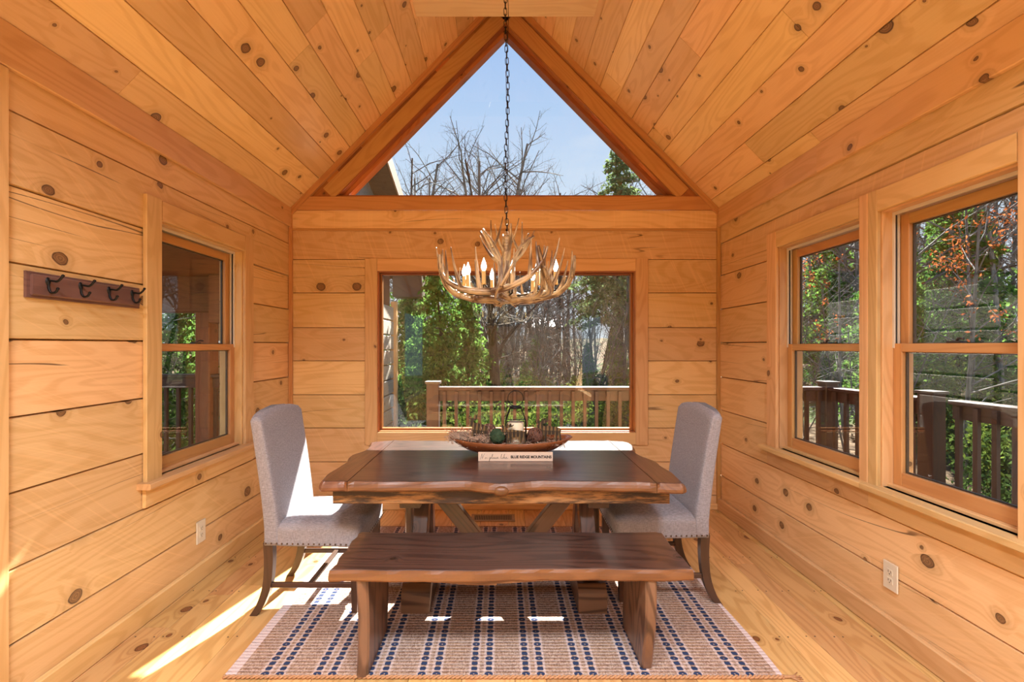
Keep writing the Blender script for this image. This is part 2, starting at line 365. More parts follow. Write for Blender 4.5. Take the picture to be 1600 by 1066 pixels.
def rug_mat():
    b = NB('jute_rug'); tc = b.n('ShaderNodeTexCoord'); x, y, z = b.sep(tc.outputs['Object'])
    pu = b.math('FRACT', b.math('DIVIDE', b.math('SUBTRACT', x, -.9530-.1085), .2175)); xx = b.math('ABSOLUTE', b.math('MULTIPLY', b.math('SUBTRACT', pu, .5), .2175))  # 0 at pair centre
    xs = b.math('ABSOLUTE', b.math('SUBTRACT', xx, .031))            # 0 on a navy line
    row = b.math('FRACT', b.math('DIVIDE', y, .0208)); rowd = b.math('ABSOLUTE', b.math('SUBTRACT', row, .5))
    mot = b.math('FRACT', b.math('DIVIDE', y, .094))                 # flower, chevron, chevron
    pitch = b.math('ABSOLUTE', b.math('SUBTRACT', b.math('FRACT', b.math('MULTIPLY', mot, 3.0)), .5))
    first = b.math('LESS_THAN', mot, .3334)
    wig = b.noise(tc.outputs['Object'], 90, 2)
    wdt = b.math('MULTIPLY_ADD', wig, .006, b.math('MULTIPLY_ADD', first, .004, .010))
    hgt = b.math('MULTIPLY_ADD', first, .07, .33)
    elx = b.math('POWER', b.math('DIVIDE', xs, wdt), 2.0)
    chev = b.math('SUBTRACT', pitch, b.math('MULTIPLY', b.math('SUBTRACT', 1.0, first), b.math('MULTIPLY', xs, 9.0)))
    ely = b.math('POWER', b.math('DIVIDE', b.math('MAXIMUM', chev, 0.0), hgt), 2.0)
    navy = b.ss(b.math('ADD', elx, ely), 1.15, .85)
    hole = b.math('MULTIPLY', b.ss(b.math('ADD', b.math('POWER', b.math('DIVIDE', xs, .003), 2.0), b.math('POWER', b.math('DIVIDE', pitch, .12), 2.0)), 1.2, .7), first)
    jn = b.noise(tc.outputs['Object'], 130, 3, .7); jl = b.noise(tc.outputs['Object'], 6, 2)
    jute = b.mix(b.ss(jn, .35, .68), (.22, .125, .085), (.58, .42, .32)); jute = b.mix(b.math('MULTIPLY', b.ss(jl, .4, .7), .35), jute, (.42, .25, .14))
    pale = (.66, .54, .53)
    rowline = b.ss(rowd, .33, .46)
    side = b.ss(b.math('ABSOLUTE', b.math('SUBTRACT', xs, .0165)), .008, .003)
    col = b.mix(b.math('MULTIPLY', rowline, .75), jute, pale)
    col = b.mix(b.math('MULTIPLY', side, .6), col, pale)
    loops = b.math('MULTIPLY', b.ss(b.noise(b.comb(b.math('MULTIPLY', x, 160), b.math('MULTIPLY', y, 48), 0.0), 1, 1), .5, .68), b.ss(xx, .055, .062))
    col = b.mix(b.math('MULTIPLY', loops, .55), col, (.20, .10, .06))
    edge = b.math('GREATER_THAN', b.math('ABSOLUTE', b.math('SUBTRACT', x, .0225)), 1.125)
    col = b.mix(edge, col, pale)
    nv = b.math('MULTIPLY', navy, b.math('SUBTRACT', 1.0, b.math('MULTIPLY', hole, .8)))
    nv = b.math('MULTIPLY', nv, b.math('SUBTRACT', 1.0, edge))
    col = b.mix(nv, col, (.035, .052, .115))
    h = b.math('ADD', b.math('MULTIPLY', b.math('SUBTRACT', .5, rowd), 1.0), b.math('ADD', b.math('MULTIPLY', jn, .6), b.math('MULTIPLY', navy, .3)))
    b.bsdf(col, .95, bump=h, bs=.8, bd=.006, spec=.1); return b.m
M['rug'] = rug_mat()
M['braid'] = simple('jute_braid', (.45, .24, .12), .9, 0, 90, .4)
def moose_mat():
    b = NB('patterned_tin'); tc = b.n('ShaderNodeTexCoord'); x, y, z = b.sep(tc.outputs['Object'])
    k = b.math('ABSOLUTE', b.math('SUBTRACT', b.math('FRACT', b.math('MULTIPLY', x, 48)), .5)); zz = b.math('MULTIPLY', b.math('FRACT', b.math('MULTIPLY', z, 16)), .5)
    f = b.ss(b.math('ADD', k, b.math('MULTIPLY', zz, .6)), .28, .36)
    b.bsdf(b.mix(f, (.17, .11, .045), (.03, .02, .012)), .5, .1); return b.m
M['moose'] = moose_mat()
M['vine'] = simple('vine_brown', (.14, .065, .045), .6, 0, 60, .3)
M['moss'] = simple('moss_green', (.03, .065, .03), .85, 0, 90, .6)
M['grass'] = simple('dried_grass', (.50, .36, .27), .8, 0, 30, .3)

# ------------------------------------------------------------------ room constants
XL, XR, YB, YF = -1.782, 1.841, 3.84, -4.2
ZE, SL = 2.516, 1.02
XC = (XL+XR)/2; ZP = ZE+SL*(XR-XC)
def rects(c0, c1, z0, z1, openings):
    """course rectangle minus the openings"""
    out = [(c0, c1, z0, z1)]
    for a0, a1, b0, b1 in openings:
        nx = []
        for (p0, p1, q0, q1) in out:
            if a1 <= p0 or a0 >= p1 or b1 <= q0 or b0 >= q1: nx.append((p0, p1, q0, q1)); continue
            if a0 > p0: nx.append((p0, a0, q0, q1))
            if a1 < p1: nx.append((a1, p1, q0, q1))
            m0, m1 = max(p0, a0), min(p1, a1)
            if b0 > q0: nx.append((m0, m1, q0, b0))
            if b1 < q1: nx.append((m0, m1, b1, q1))
        out = nx
    return out
OPL = (2.36, 3.14, .70, 2.035)                # left window opening (y0,y1,z0,z1)
OPR1 = (2.31, 3.02, .70, 2.035)
OPR2 = (1.60, 2.21, .70, 2.035)
OPB = (-1.045, 1.135, .645, 2.01)             # back window opening (x0,x1,z0,z1)
side_z = [0, .29, .561, .841, 1.116, 1.403, 1.683, 1.965, 2.233, 2.52]
back_z = [0, .116, .397, .683, .964, 1.25, 1.531, 1.823, 2.105, 2.363, 2.516]
def side_wall(name, x, sgn, ops):
    mb = MB()
    for i in range(len(side_z)-1):
        t = random.random(); off = rnd_off(); off = (off[0], off[1], off[2]); pr = random.uniform(-.006, .010)
        for (a0, a1, q0, q1) in rects(YF, YB, side_z[i], side_z[i+1], ops):
            x0, x1 = (x-.16, x+pr) if sgn > 0 else (x-pr, x+.16)
            mb.board((x0, a0, q0), (x1, a1, q1), 1, .0045, off, t, .028)
    return struct(mb.build(name, M['log']))
side_wall('wall_left', XL, 1, [OPL, (-3.4, -.6, .3, 2.1)])
side_wall('wall_right', XR, -1, [OPR1, OPR2, (-3.4, -.6, .3, 2.1)])
mb = MB()
for i in range(len(back_z)-1):
    t = random.random(); off = rnd_off(); pr = random.uniform(-.004, .004)-(.012 if i == 9 else 0)
    for (a0, a1, q0, q1) in rects(XL, XR, back_z[i], back_z[i+1], [OPB]):
        mb.board((a0, YB-(-pr if i != 9 else .012), q0), (a1, YB+.16, q1), 0, .0035, off, t, .022)
struct(mb.build('wall_back', M['log']))
# gable: rails round the triangle
WA = 4.10; WB = 2.633; WC = .04; WH = (WA-WB)/SL
mb = MB(); mc = MB()
for s in (-1, 1):
    d = Vector((s, 0, -SL)).normalized(); nrm = Vector((s*SL, 0, 1)).normalized()     # along the slope, perpendicular outwards
    apex_c = Vector((XC, YB, ZP)); L = (XR-XC)/d.x*s if s > 0 else (XR-XC)/abs(d.x)
    # board strip next to the ceiling in short blocks of dark and light wood
    l = 0.0
    while l < L:
        ll = min(random.uniform(.12, .34), L-l)
        P = apex_c+d*l
        mc.prism([(0, -.15), (0, 0), (.16, 0), (.16, -.15)], P-nrm*.19+Vector((0, 0, 0)), nrm*1.0, Vector((0, -1, 0))*1.0, d, ll-.001)
        l += ll
struct(mc.build('trim_1', M['cherry']))
for s in (-1, 1):
    d = Vector((s, 0, -SL)).normalized(); nrm = Vector((s*SL, 0, 1)).normalized()
    A = Vector((WC, YB-.016, WA)); L = WH/abs(d.x)
    mb.prism([(-.004, 0), (.118, 0), (.118, .022), (-.004, .022)], A-d*.0+nrm*.0, nrm, Vector((0, 1, 0)), d, L+.02)
    # quarter trim against the ceiling
    Ap = Vector((XC, YB-.03, ZP)); Lc = (XR-XC)/abs(d.x)
    mb.prism([(-.045, 0), (-.001, 0), (-.001, .04), (-.045, .04)], Ap, nrm, Vector((0, 1, 0)), d, Lc+.01)
mb.board((XL+.02, YB-.022, WB-.115), (XR-.02, YB+.0, WB), 0, .004)
mb.board((XL, YB-.03, 0), (XL+.028, YB, 2.53), 2, .003); mb.board((XR-.028, YB-.03, 0), (XR, YB, 2.53), 2, .003)
mb.board((XL+.028, YB-.02, 2.345), (XR-.028, YB, 2.363), 0, .003)
struct(mb.build('trim_2', M['sash']))
# reveal of the gable window and frame
win_g = MB(); 
for s in (-1, 1):
    d = Vector((s, 0, -SL)).normalized(); nrm = Vector((s*SL, 0, 1)).normalized(); L = WH/abs(d.x)
    A = Vector((WC, YB-.012, WA))
    win_g.prism([(-.012, 0), (.0, 0), (.0, .16), (-.012, .16)], A, nrm, Vector((0, 1, 0)), d, L)
    win_g.prism([(-.045, .06), (-.012, .06), (-.012, .15), (-.045, .15)], A, nrm, Vector((0, 1, 0)), d, L)
win_g.board((WC-WH, YB-.012, WB), (WC+WH, YB+.15, WB+.012), 0, .002)
wg = struct(win_g.build('window_3', M['cherry']))
gp = MB(); q = .035; gp.prism([(WC-WH+q*1.6, WB+.012), (WC+WH-q*1.6, WB+.012), (WC, WA-q*1.3)], (0, YB+.10, 0), (1, 0, 0), (0, 0, 1), (0, 1, 0), .006)
gp.build('pane', M['glass'], wg)
# ceiling: boards running with the room, left and right slope
mb = MB(); TOT = (XR-XC)*math.sqrt(1+SL*SL)
for s in (-1, 1):
    d = Vector((s, 0, -SL)).normalized(); nrm = Vector((s*SL, 0, 1)).normalized()
    l = 0
    while l < TOT+.55:
        wd = .19 if s > 0 else .185
        y = YF
        while y < YB+.45:
            ln = random.uniform(1.6, 4.2); y1 = min(y+ln, YB+.45) if YB+.45-(y+ln) > .6 else YB+.45
            mb.prism([(l+.0035, 0), (l+wd-.0035, 0), (l+wd, .010), (l+wd, .03), (l, .03), (l, .010)], Vector((XC, y, ZP)), d, nrm, Vector((0, 1, 0)), y1-y-.0015)
            y = y1
        l += wd
struct(mb.build('ceiling', M['ceil']))
mb = MB()
for s in (-1, 1):
    d = Vector((s, 0, -SL)).normalized(); nrm = Vector((s*SL, 0, 1)).normalized()
    mb.prism([(0, .035), (TOT+.56, .035), (TOT+.56, .16), (0, .16)], Vector((XC, YF-.3, ZP)), d, nrm, Vector((0, 1, 0)), YB-YF+.8)
struct(mb.build('trim_roof', M['shingle']))
mb = MB()
mb.board((XL, YF, 2.375), (XL+.024, YB-.03, 2.535), 1, .004); mb.board((XR-.024, 2.62, 2.375), (XR, YB-.03, 2.535), 1, .004); mb.board((XR-.028, YF, 2.375), (XR, 2.617, 2.535), 1, .004)
struct(mb.build('trim_3', M['trim']))
mb = MB(); mb.board((XC-.66, 3.07, 3.72), (XC+.66, 3.24, 3.87), 0, .003)
tb = mb.build('trim_beam', M['beam']); struct(tb)
mb = MB(); mb.board((XL, YF, 0), (XL+.028, YB-.03, .103), 1, .006); struct(mb.build('baseboard_left', M['trim']))
mb = MB(); mb.board((XR-.028, YF, 0), (XR, YB-.03, .103), 1, .006); struct(mb.build('baseboard_right', M['trim']))
mb = MB(); mb.board((XL+.028, YB-.026, 0), (XR-.028, YB, .05), 0, .005); struct(mb.build('baseboard_back', M['trim']))
mb = MB(); mb.board((XL, 1.545, 0), (XL+.022, 1.63, 2.37), 2, .003); struct(mb.build('trim_4', M['trim']))
# floor planks along the room
mb = MB(); x = XL-.1; nails = MB()
while x < XR+.1:
    wd = random.choice([.13, .18, .22]); y = YF
    while y < YB+.02:
        y1 = min(y+random.uniform(2.2, 4.0), YB+.02); y1 = YB+.02 if YB-y1 < .8 else y1
        mb.board((x, y, -.03), (x+wd-.0015, y1-.0015, 0), 1, .0018); y = y1
    yy = 1.75
    while yy < YB:
        for xx in (x+.02, x+wd-.02):
            if XL+.03 < xx < XR-.03: nails.lathe([(0, .0008), (.0035, .0008), (.004, .0)], (xx, yy+random.uniform(-.006, .006), 0), 6)
        yy += .405
    x += wd
fl = struct(mb.build('floor', M['floor'])); nails.build('nail_heads', M['slot'], fl)
# wall behind the camera with a wide glazed opening
mb = MB()
for i in range(len(side_z)-1):
    t = random.random(); off = rnd_off()
    for (a0, a1, q0, q1) in rects(XL, XR, side_z[i], side_z[i+1], []):
        mb.board((a0, YF-.16, q0), (a1, YF, q1), 0, .008, off, t)
mb.prism([(XL, ZE), (XR, ZE), (XC, ZP)], (0, YF, 0), (1, 0, 0), (0, 0, 1), (0, -1, 0), .16)
struct(mb.build('wall_front', M['log']))

# ------------------------------------------------------------------ windows
def window(name, fr, W, H, parent_T, double=True, pane_name='pane'):
    """window unit in local coords: X across, Y outwards through the wall, Z up; origin at lower-left inside corner of the opening"""
    # casing is the top-level mesh
    return None
def place(o, Mx):
    o.data.transform(Mx)
def dh_unit(name, Mx, W, H, cas_l=.10, cas_r=.10, apron=True, sill=True, el=.03, er=.03):
    cs = MB(); cs.board((-cas_l, -.022, 0.0), (0.006, 0, H+.10), 2, .004)
    cs.board((W-.006, -.022, 0.0), (W+cas_r, 0, H+.10), 2, .004)
    cs.board((0.007, -.0215, H-.006), (W-.007, 0, H+.10), 0, .004)
    base = struct(cs.build(name, M['trim'])); base.data.transform(Mx)
    j = MB()                                                   # jamb boards
    j.board((0, 0, 0), (.014, .15, H), 2, .002); j.board((W-.014, 0, 0), (W, .15, H), 2, .002); j.board((.014, 0, H-.014), (W-.014, .15, H), 0, .002)
    if sill: j.board((-cas_l-el, -.065, -.03), (W+cas_r+er, .06, 0), 0, .004)
    j.board((.014, .02, 0), (W-.014, .16, .0155), 0, .002)
    if apron: j.board((-cas_l, -.018, -.13), (W+cas_r, 0, -.03), 0, .004)
    j = j.build('jamb', M['trim'], base); j.data.transform(Mx)
    tr = MB()                                                  # pale tracks beside the upper sash
    for xx in (.014, W-.026): tr.board((xx, .045, H/2), (xx+.012, .053, H-.014), 2, .001); tr.board((xx, .066, H/2), (xx+.012, .074, H-.014), 2, .001)
    tr.board((.026, .045, H-.03), (W-.026, .056, H-.014), 0, .001)
    tr = tr.build('sash_track', M['white'], base); tr.data.transform(Mx)
    gs = MB()
    for xx in (.014, W-.02): gs.board((xx, .055, H/2), (xx+.006, .065, H-.014), 2, .001)
    gs = gs.build('weather_strip', M['gasket'], base); gs.data.transform(Mx)
    for nm, z0, z1, y0, bt, tp in (('upper_sash', H/2-.02, H-.03, .082, .04, .05), ('lower_sash', .014, H/2+.022, .048, .065, .04)):
        s = MB(); st = .048; a, b = .016, W-.016; y1 = y0+.032
        s.board((a, y0, z0), (a+st, y1, z1), 2, .003); s.board((b-st, y0, z0), (b, y1, z1), 2, .003)
        s.board((a+st, y0, z0), (b-st, y1, z0+bt), 0, .003); s.board((a+st, y0, z1-tp), (b-st, y1, z1), 0, .003)
        s = s.build(nm, M['sash'], base); s.data.transform(Mx)
        g = MB(); g.board((a+st-.004, y0+.012, z0+bt-.004), (b-st+.004, y0+.017, z1-tp+.004), 2, .0005)
        g = g.build('pane', M['glass'], s); g.data.transform(Mx)
        k = MB(); a2, b2, c2, d2 = a+st, b-st, z0+bt, z1-tp
        k.board((a2-.002, y0+.018, c2), (a2+.007, y0+.030, d2), 2, .001); k.board((b2-.007, y0+.018, c2), (b2+.002, y0+.030, d2), 2, .001)
        k.board((a2, y0+.018, c2-.002), (b2, y0+.030, c2+.006), 0, .001); k.board((a2, y0+.018, d2-.006), (b2, y0+.030, d2+.002), 0, .001)
        k = k.build('gasket', M['gasket'], s); k.data.transform(Mx)
    lk = MB(); lk.board((W/2-.03, .05, H/2+.022), (W/2+.03, .078, H/2+.032), 0, .003); lk.tube(bez([(W/2, .064, H/2+.03), (W/2+.02, .055, H/2+.042), (W/2+.045, .048, H/2+.04)], 4), .005, 6)
    lk = lk.build('sash_lock', M['gasket'], base); lk.data.transform(Mx)
    return base
# left wall: local X -> world +Y, local Y(outwards) -> world -X
ML = Matrix(((0, -1, 0, XL), (1, 0, 0, OPL[0]), (0, 0, 1, OPL[2]), (0, 0, 0, 1)))
MR1 = Matrix(((0, 1, 0, XR), (-1, 0, 0, OPR1[1]), (0, 0, 1, OPR1[2]), (0, 0, 0, 1)))
MR2 = Matrix(((0, 1, 0, XR), (-1, 0, 0, OPR2[1]), (0, 0, 1, OPR2[2]), (0, 0, 0, 1)))
HH = OPL[3]-OPL[2]
dh_unit('window_1', ML, OPL[1]-OPL[0], HH, apron=True)
dh_unit('window_4', MR1, OPR1[1]-OPR1[0], HH, cas_r=.05, er=0)
dh_unit('window_5', MR2, OPR2[1]-OPR2[0], HH, cas_l=.05, el=0)
# back picture window
cs = MB(); x0, x1, z0, z1 = OPB; cw = .10
cs.board((x0-cw, YB-.022, z0-cw), (x0+.004, YB, z1+cw), 2, .004); cs.board((x1-.004, YB-.022, z0-cw), (x1+cw, YB, z1+cw), 2, .004)
cs.board((x0+.005, YB-.0215, z1-.004), (x1-.005, YB, z1+cw), 0, .004); cs.board((x0+.005, YB-.0215, z0-cw), (x1-.005, YB, z0+.004), 0, .004)
wb = struct(cs.build('window_2', M['trim']))
fr = MB()
fr.board((x0, YB, z0), (x0+.012, YB+.14, z1), 2, .002); fr.board((x1-.012, YB, z0), (x1, YB+.14, z1), 2, .002); fr.board((x0, YB, z1-.012), (x1, YB+.14, z1), 0, .002); fr.board((x0, YB, z0), (x1, YB+.14, z0+.012), 0, .002)
fr.build('frame', M['cherry'], wb)
k = MB(); e = .028
k.board((x0+.012, YB+.05, z0+.012), (x0+e, YB+.10, z1-.012), 2, .003); k.board((x1-e, YB+.05, z0+.012), (x1-.012, YB+.10, z1-.012), 2, .003)
k.board((x0+e, YB+.05, z1-e), (x1-e, YB+.10, z1-.012), 0, .003); k.board((x0+e, YB+.05, z0+.012), (x1-e, YB+.10, z0+e), 0, .003)
k.build('glazing_bead', M['cherry'], wb)
g = MB(); g.board((x0+e-.003, YB+.075, z0+e-.003), (x1-e+.003, YB+.081, z1-e+.003), 0, .0005); g.build('pane', M['glass'], wb)

# ------------------------------------------------------------------ fill lights added out of view to brighten the room
def add_fill_light(x, y, z, tilt, label):
    t = thing('ceiling_light', (x, y, z), label, 'light', 'lights of the great room')
    m = MB(); m.lathe([(0, .05), (.30, .05), (.32, .03), (.32, 0), (.30, 0), (.28, .02), (0, .02)], (0, 0, 0), 28); m.build('housing', M['white'], t)  # housing and rod are made up to carry the fill light
    m = MB(); m.bar((0, 0, .05), (0, 0, ZP-abs(x-XC)*SL-z-.005), .02, .02, (0, 1, 0)); m.build('rod', M['black'], t)
    l = bpy.data.lights.new('lamp', 'AREA'); l.shape = 'DISK'; l.size = .56; l.energy = FILL_POWER; l.spread = math.radians(145); l.color = (.88, .94, 1.0)
    o = bpy.data.objects.new('lamp', l); C.objects.link(o); o.parent = t; o.location = (0, 0, -.01); o.rotation_euler = (tilt, 0, 0)
for i, (x, y, z) in enumerate([(-.75, .1, 2.95), (.80, .1, 2.95), (-.75, -2.2, 2.95), (.80, -2.2, 2.95)]):
    add_fill_light(x, y, z, 0.0, ['round white ceiling light nearest the left wall, front pair', 'round white ceiling light nearest the right wall, front pair', 'round white ceiling light by the left wall, rear pair', 'round white ceiling light by the right wall, rear pair'][i])
# ------------------------------------------------------------------ rug
t = thing('rug', (0, 0, 0), 'woven jute rug with navy flower stripes under the dining table', 'rug')
m = MB(); n = 40; x0, x1, y0, y1 = -1.15, 1.17, 1.885, 3.44
pts = [(lerp(x0, x1, i/n), y0+.004*math.sin(i*1.3)) for i in range(n+1)]+[(x1+.006*math.sin(i), lerp(y0, y1, i/12)) for i in range(1, 12)]+[(lerp(x1, x0, i/n), y1) for i in range(n+1)]+[(x0, lerp(y1, y0, i/12)) for i in range(1, 12)]
m.slab(pts, .0015, .012, 0, False, round_=.004); m.build('woven_field', M['rug'], t)
m = MB()
for yy in (y1, y0):
    if yy == y0: m.build('braided_edge', M['braid'], t); m = MB()
    for k in range(2):
        m.tube([(lerp(x0, x1, i/420), yy-.002+.0045*math.sin(i*.9+k*PI), .0085+.004*math.cos(i*.9+k*PI)) for i in range(421)], .0045, 5)
m.tube([(x1, y0, .008), (x1+.02, y0-.004, .01), (x1+.045, y0+.006, .006), (x1+.075, y0-.002, .006)], [.007, .006, .004, .002], 6)
for k in range(5): m.tube([(x1+.02, y0, .008), (x1+.05, y0+.01-.008*k, .006), (x1+.075, y0+.03-.02*k, .004)], .002, 4)
m.build('braided_edge', M['braid'], t)
# ------------------------------------------------------------------ dining table
TX = .008
t = thing('dining_table', (TX, 2.52, 0), 'dark live-edge trestle dining table standing on the striped rug', 'table')
def T(x, y): return (x-TX, y-2.52)
def wav(s, a=.008, k=9.0): return a*(math.sin(s*k)+.6*math.sin(s*k*2.3+1)+.4*math.sin(s*k*4.1+2))
def edge_f(x):       # front edge, with the burl bulge in the middle
    y = 2.062+wav(x, .004, 7); y -= .035*math.exp(-((x-.0)/.10)**2); y += .02*math.exp(-((x+.17)/.09)**2)+.012*math.exp(-((x-.2)/.12)**2)
    if x > .62: y -= (x-.62)*.16
    return y
def edge_b(x): return 2.975+wav(x+3, .006, 6)-max(0, abs(x)-.68)**1.2*.3
def edge_l(y): return -.838+wav(y, .008, 8)-.025*math.exp(-((y-2.56)/.10)**2)+.02*math.exp(-((y-2.75)/.15)**2)
def edge_r(y): return .832+wav(y+1, .007, 8)-.035*math.exp(-((y-2.62)/.14)**2)+.012*math.exp(-((y-2.2)/.1)**2)
xa, xb = -.70, .70
ol = [T(lerp(xa, xb, i/50), edge_f(lerp(xa, xb, i/50))) for i in range(51)]+[T(lerp(xb, xa, i/50), edge_b(lerp(xb, xa, i/50))) for i in range(51)]
def top_slab(ol, name, gax, mat='table'):
    m = MB(); m.slab(ol, .716, .76, .014, True, gax, .010); return m.build(name, M[mat], t)
m = MB(); n = len(ol); m.slab(ol, .716, .76, .014, True, 0, .010, lambda p: abs(abs(p.x+TX)-.70) < .004); m.build('tabletop', M['table'], t)
for s in (-1, 1):
    xs, ef = (xa, edge_l) if s < 0 else (xb, edge_r); xe = ef(2.1)
    pts = []
    for i in range(9): x = lerp(xs+s*.0015, ef(edge_f(xe)+.02)-s*.02, i/8); pts.append(T(x, edge_f(x)))
    for i in range(26): y = lerp(edge_f(xe)+.02, edge_b(xe)-.03, i/25); pts.append(T(ef(y), y))
    for i in range(9): x = lerp(ef(edge_b(xe)-.02)-s*.03, xs+s*.0015, i/8); pts.append(T(x, edge_b(x)))
    m = MB(); m.slab(pts, .716, .76, .014, True, 1, .010, lambda p: abs(abs(p.x+TX)-.70) < .004); m.build('end_board', M['table'], t)
m = MB(); m.lathe([(0, .030), (.018, .027), (.034, .016), (.042, 0), (.036, -.02), (.02, -.032), (0, -.036)], (0, 0, 0), 18, 1.3, .7)
m.build('burl_knot', M['edge'], t, Matrix.Translation((-.008, 2.045-2.52, .728)) @ Matrix.Scale(.72, 4))
m = MB(); m.board((-.79, -.405, .643), (.775, -.365, .717), 0, .004); m.board((-.79, .365, .643), (.775, .405, .717), 0, .004); m.board((-.79, -.365, .643), (-.75, .365, .717), 1, .004); m.board((.735, -.365, .643), (.775, .365, .717), 1, .004)
m.build('apron', M['apron'], t)
for xx in (-.445, .46):
    m = MB(); yf = -.20; yb = .30
    m.prism([(yf, .012), (yb, .012), (yb, .115), (yb-.04, .15), (yf+.035, .15), (yf, .115)], (xx-.073, 0, 0), (0, 1, 0), (0, 0, 1), (1, 0, 0), .146); o = m.build('foot', M['grey_leg'], t)
    for p0, p1 in (((xx, -.135, .15), (xx, .07, .645)), ((xx, .22, .15), (xx, .10, .645))):
        m = MB(); m.bar(p0, p1, .082, .075, (0, 1, 0), .004); m.build('leg', M['table'], t)
m = MB(); m.bar((-.37, .04, .19), (.385, .04, .19), .06, .10, (0, 0, 1)); m.build('stretcher', M['table'], t)
for s, xx in ((-1, -.445), (1, .46)):
    m = MB(); m.bar((xx-s*.06, .03, .60), (s*.04+.008, .03, .16), .055, .085, (0, 0, 1), .003); m.build('brace', M['table' if s < 0 else 'grey_leg'], t)
    m = MB(); m.board((xx-.05, -.34, .60), (xx+.05, .34, .643), 1, .004); m.build('cleat', M['dark'], t)
# ------------------------------------------------------------------ benches
def bench(cx, cy, label, flip=1, seed=0.0):
    t = thing('bench', (cx, cy, 0), label, 'bench', 'live-edge benches along the table')
    L0, L1, wd = -.725, .775, .195
    def f(x): return -wd+wav(x+seed, .004, 8)+.006*math.sin(x*3)
    def bk(x): return wd+wav(x+2+seed, .004, 7)
    pts = [(lerp(L0, L1, i/50), f(lerp(L0, L1, i/50))) for i in range(51)]+[(L1+.004*math.sin(i), lerp(f(L1)+.02, bk(L1)-.02, i/8)) for i in range(9)]
    pts += [(lerp(L1-.03, L0+.02, i/50), bk(lerp(L1, L0, i/50))) for i in range(51)]+[(L0+.006*math.sin(i*2), lerp(bk(L0)-.02, f(L0)+.02, i/8)) for i in range(9)]
    pts = [(x, y*flip) for x, y in pts]
    m = MB(); m.slab(pts, .413, .46, .008, True, 0, .008); m.build('seat', M['table'], t)
    m = MB()                                       # sagging bark lip under the front edge
    P = [(lerp(-.42, .22, i/20), -wd+.012, .415-.022*max(0, math.sin(PI*i/20))**1.5*(1 if i < 12 else .7)) for i in range(21)]
    for i in range(20):
        a, b_ = P[i], P[i+1]; m.prism([(0, 0), (.05, 0), (.04, .02), (.006, .024)], (a[0], (a[1])*flip, a[2]), (0, flip, 0), (0, 0, 1), (1, 0, 0), b_[0]-a[0], (a[0], 5, 5), .4)
    m.build('bark_lip', M['edge'], t)
    for s, xx in ((-1, -.592), (1, .60)):
        m = MB(); n = 14; vs = []; gs = []; fs = []
        for k in range(n+1):
            z = lerp(0.0125, .413, k/n); th = .024
            yf = -.175+.018*math.sin(z*9+1+s)+(.03*(1-z/.41)**2 if s > 0 else -.01*(1-z/.41)); yb = .165+.012*math.sin(z*11+s)
            for (x, y) in ((xx-th, yf+.01), (xx-th+.008, yf), (xx+th-.008, yf+.004), (xx+th, yf+.012), (xx+th, yb-.01), (xx+th-.01, yb), (xx-th+.01, yb), (xx-th, yb-.01)):
                vs.append((x, y*flip, z)); gs.append((z+4, y+7+s, x))
        for k in range(n):
            for i in range(8):
                q = [k*8+i, k*8+(i+1) % 8, (k+1)*8+(i+1) % 8, (k+1)*8+i]; fs.append(q if flip > 0 else q[::-1])
        fs += [list(range(8))[::-1], list(range(n*8, n*8+8))]; m._add(vs, fs, gs, random.random()); m.build('leg', M['grey_leg'], t)
    return t
bench(.018, 2.055, 'dark live-edge plank bench in front of the dining table', 1, 0)
bench(.005, 3.065, 'plank bench on the window side of the table, mostly hidden behind it', -1, 5)
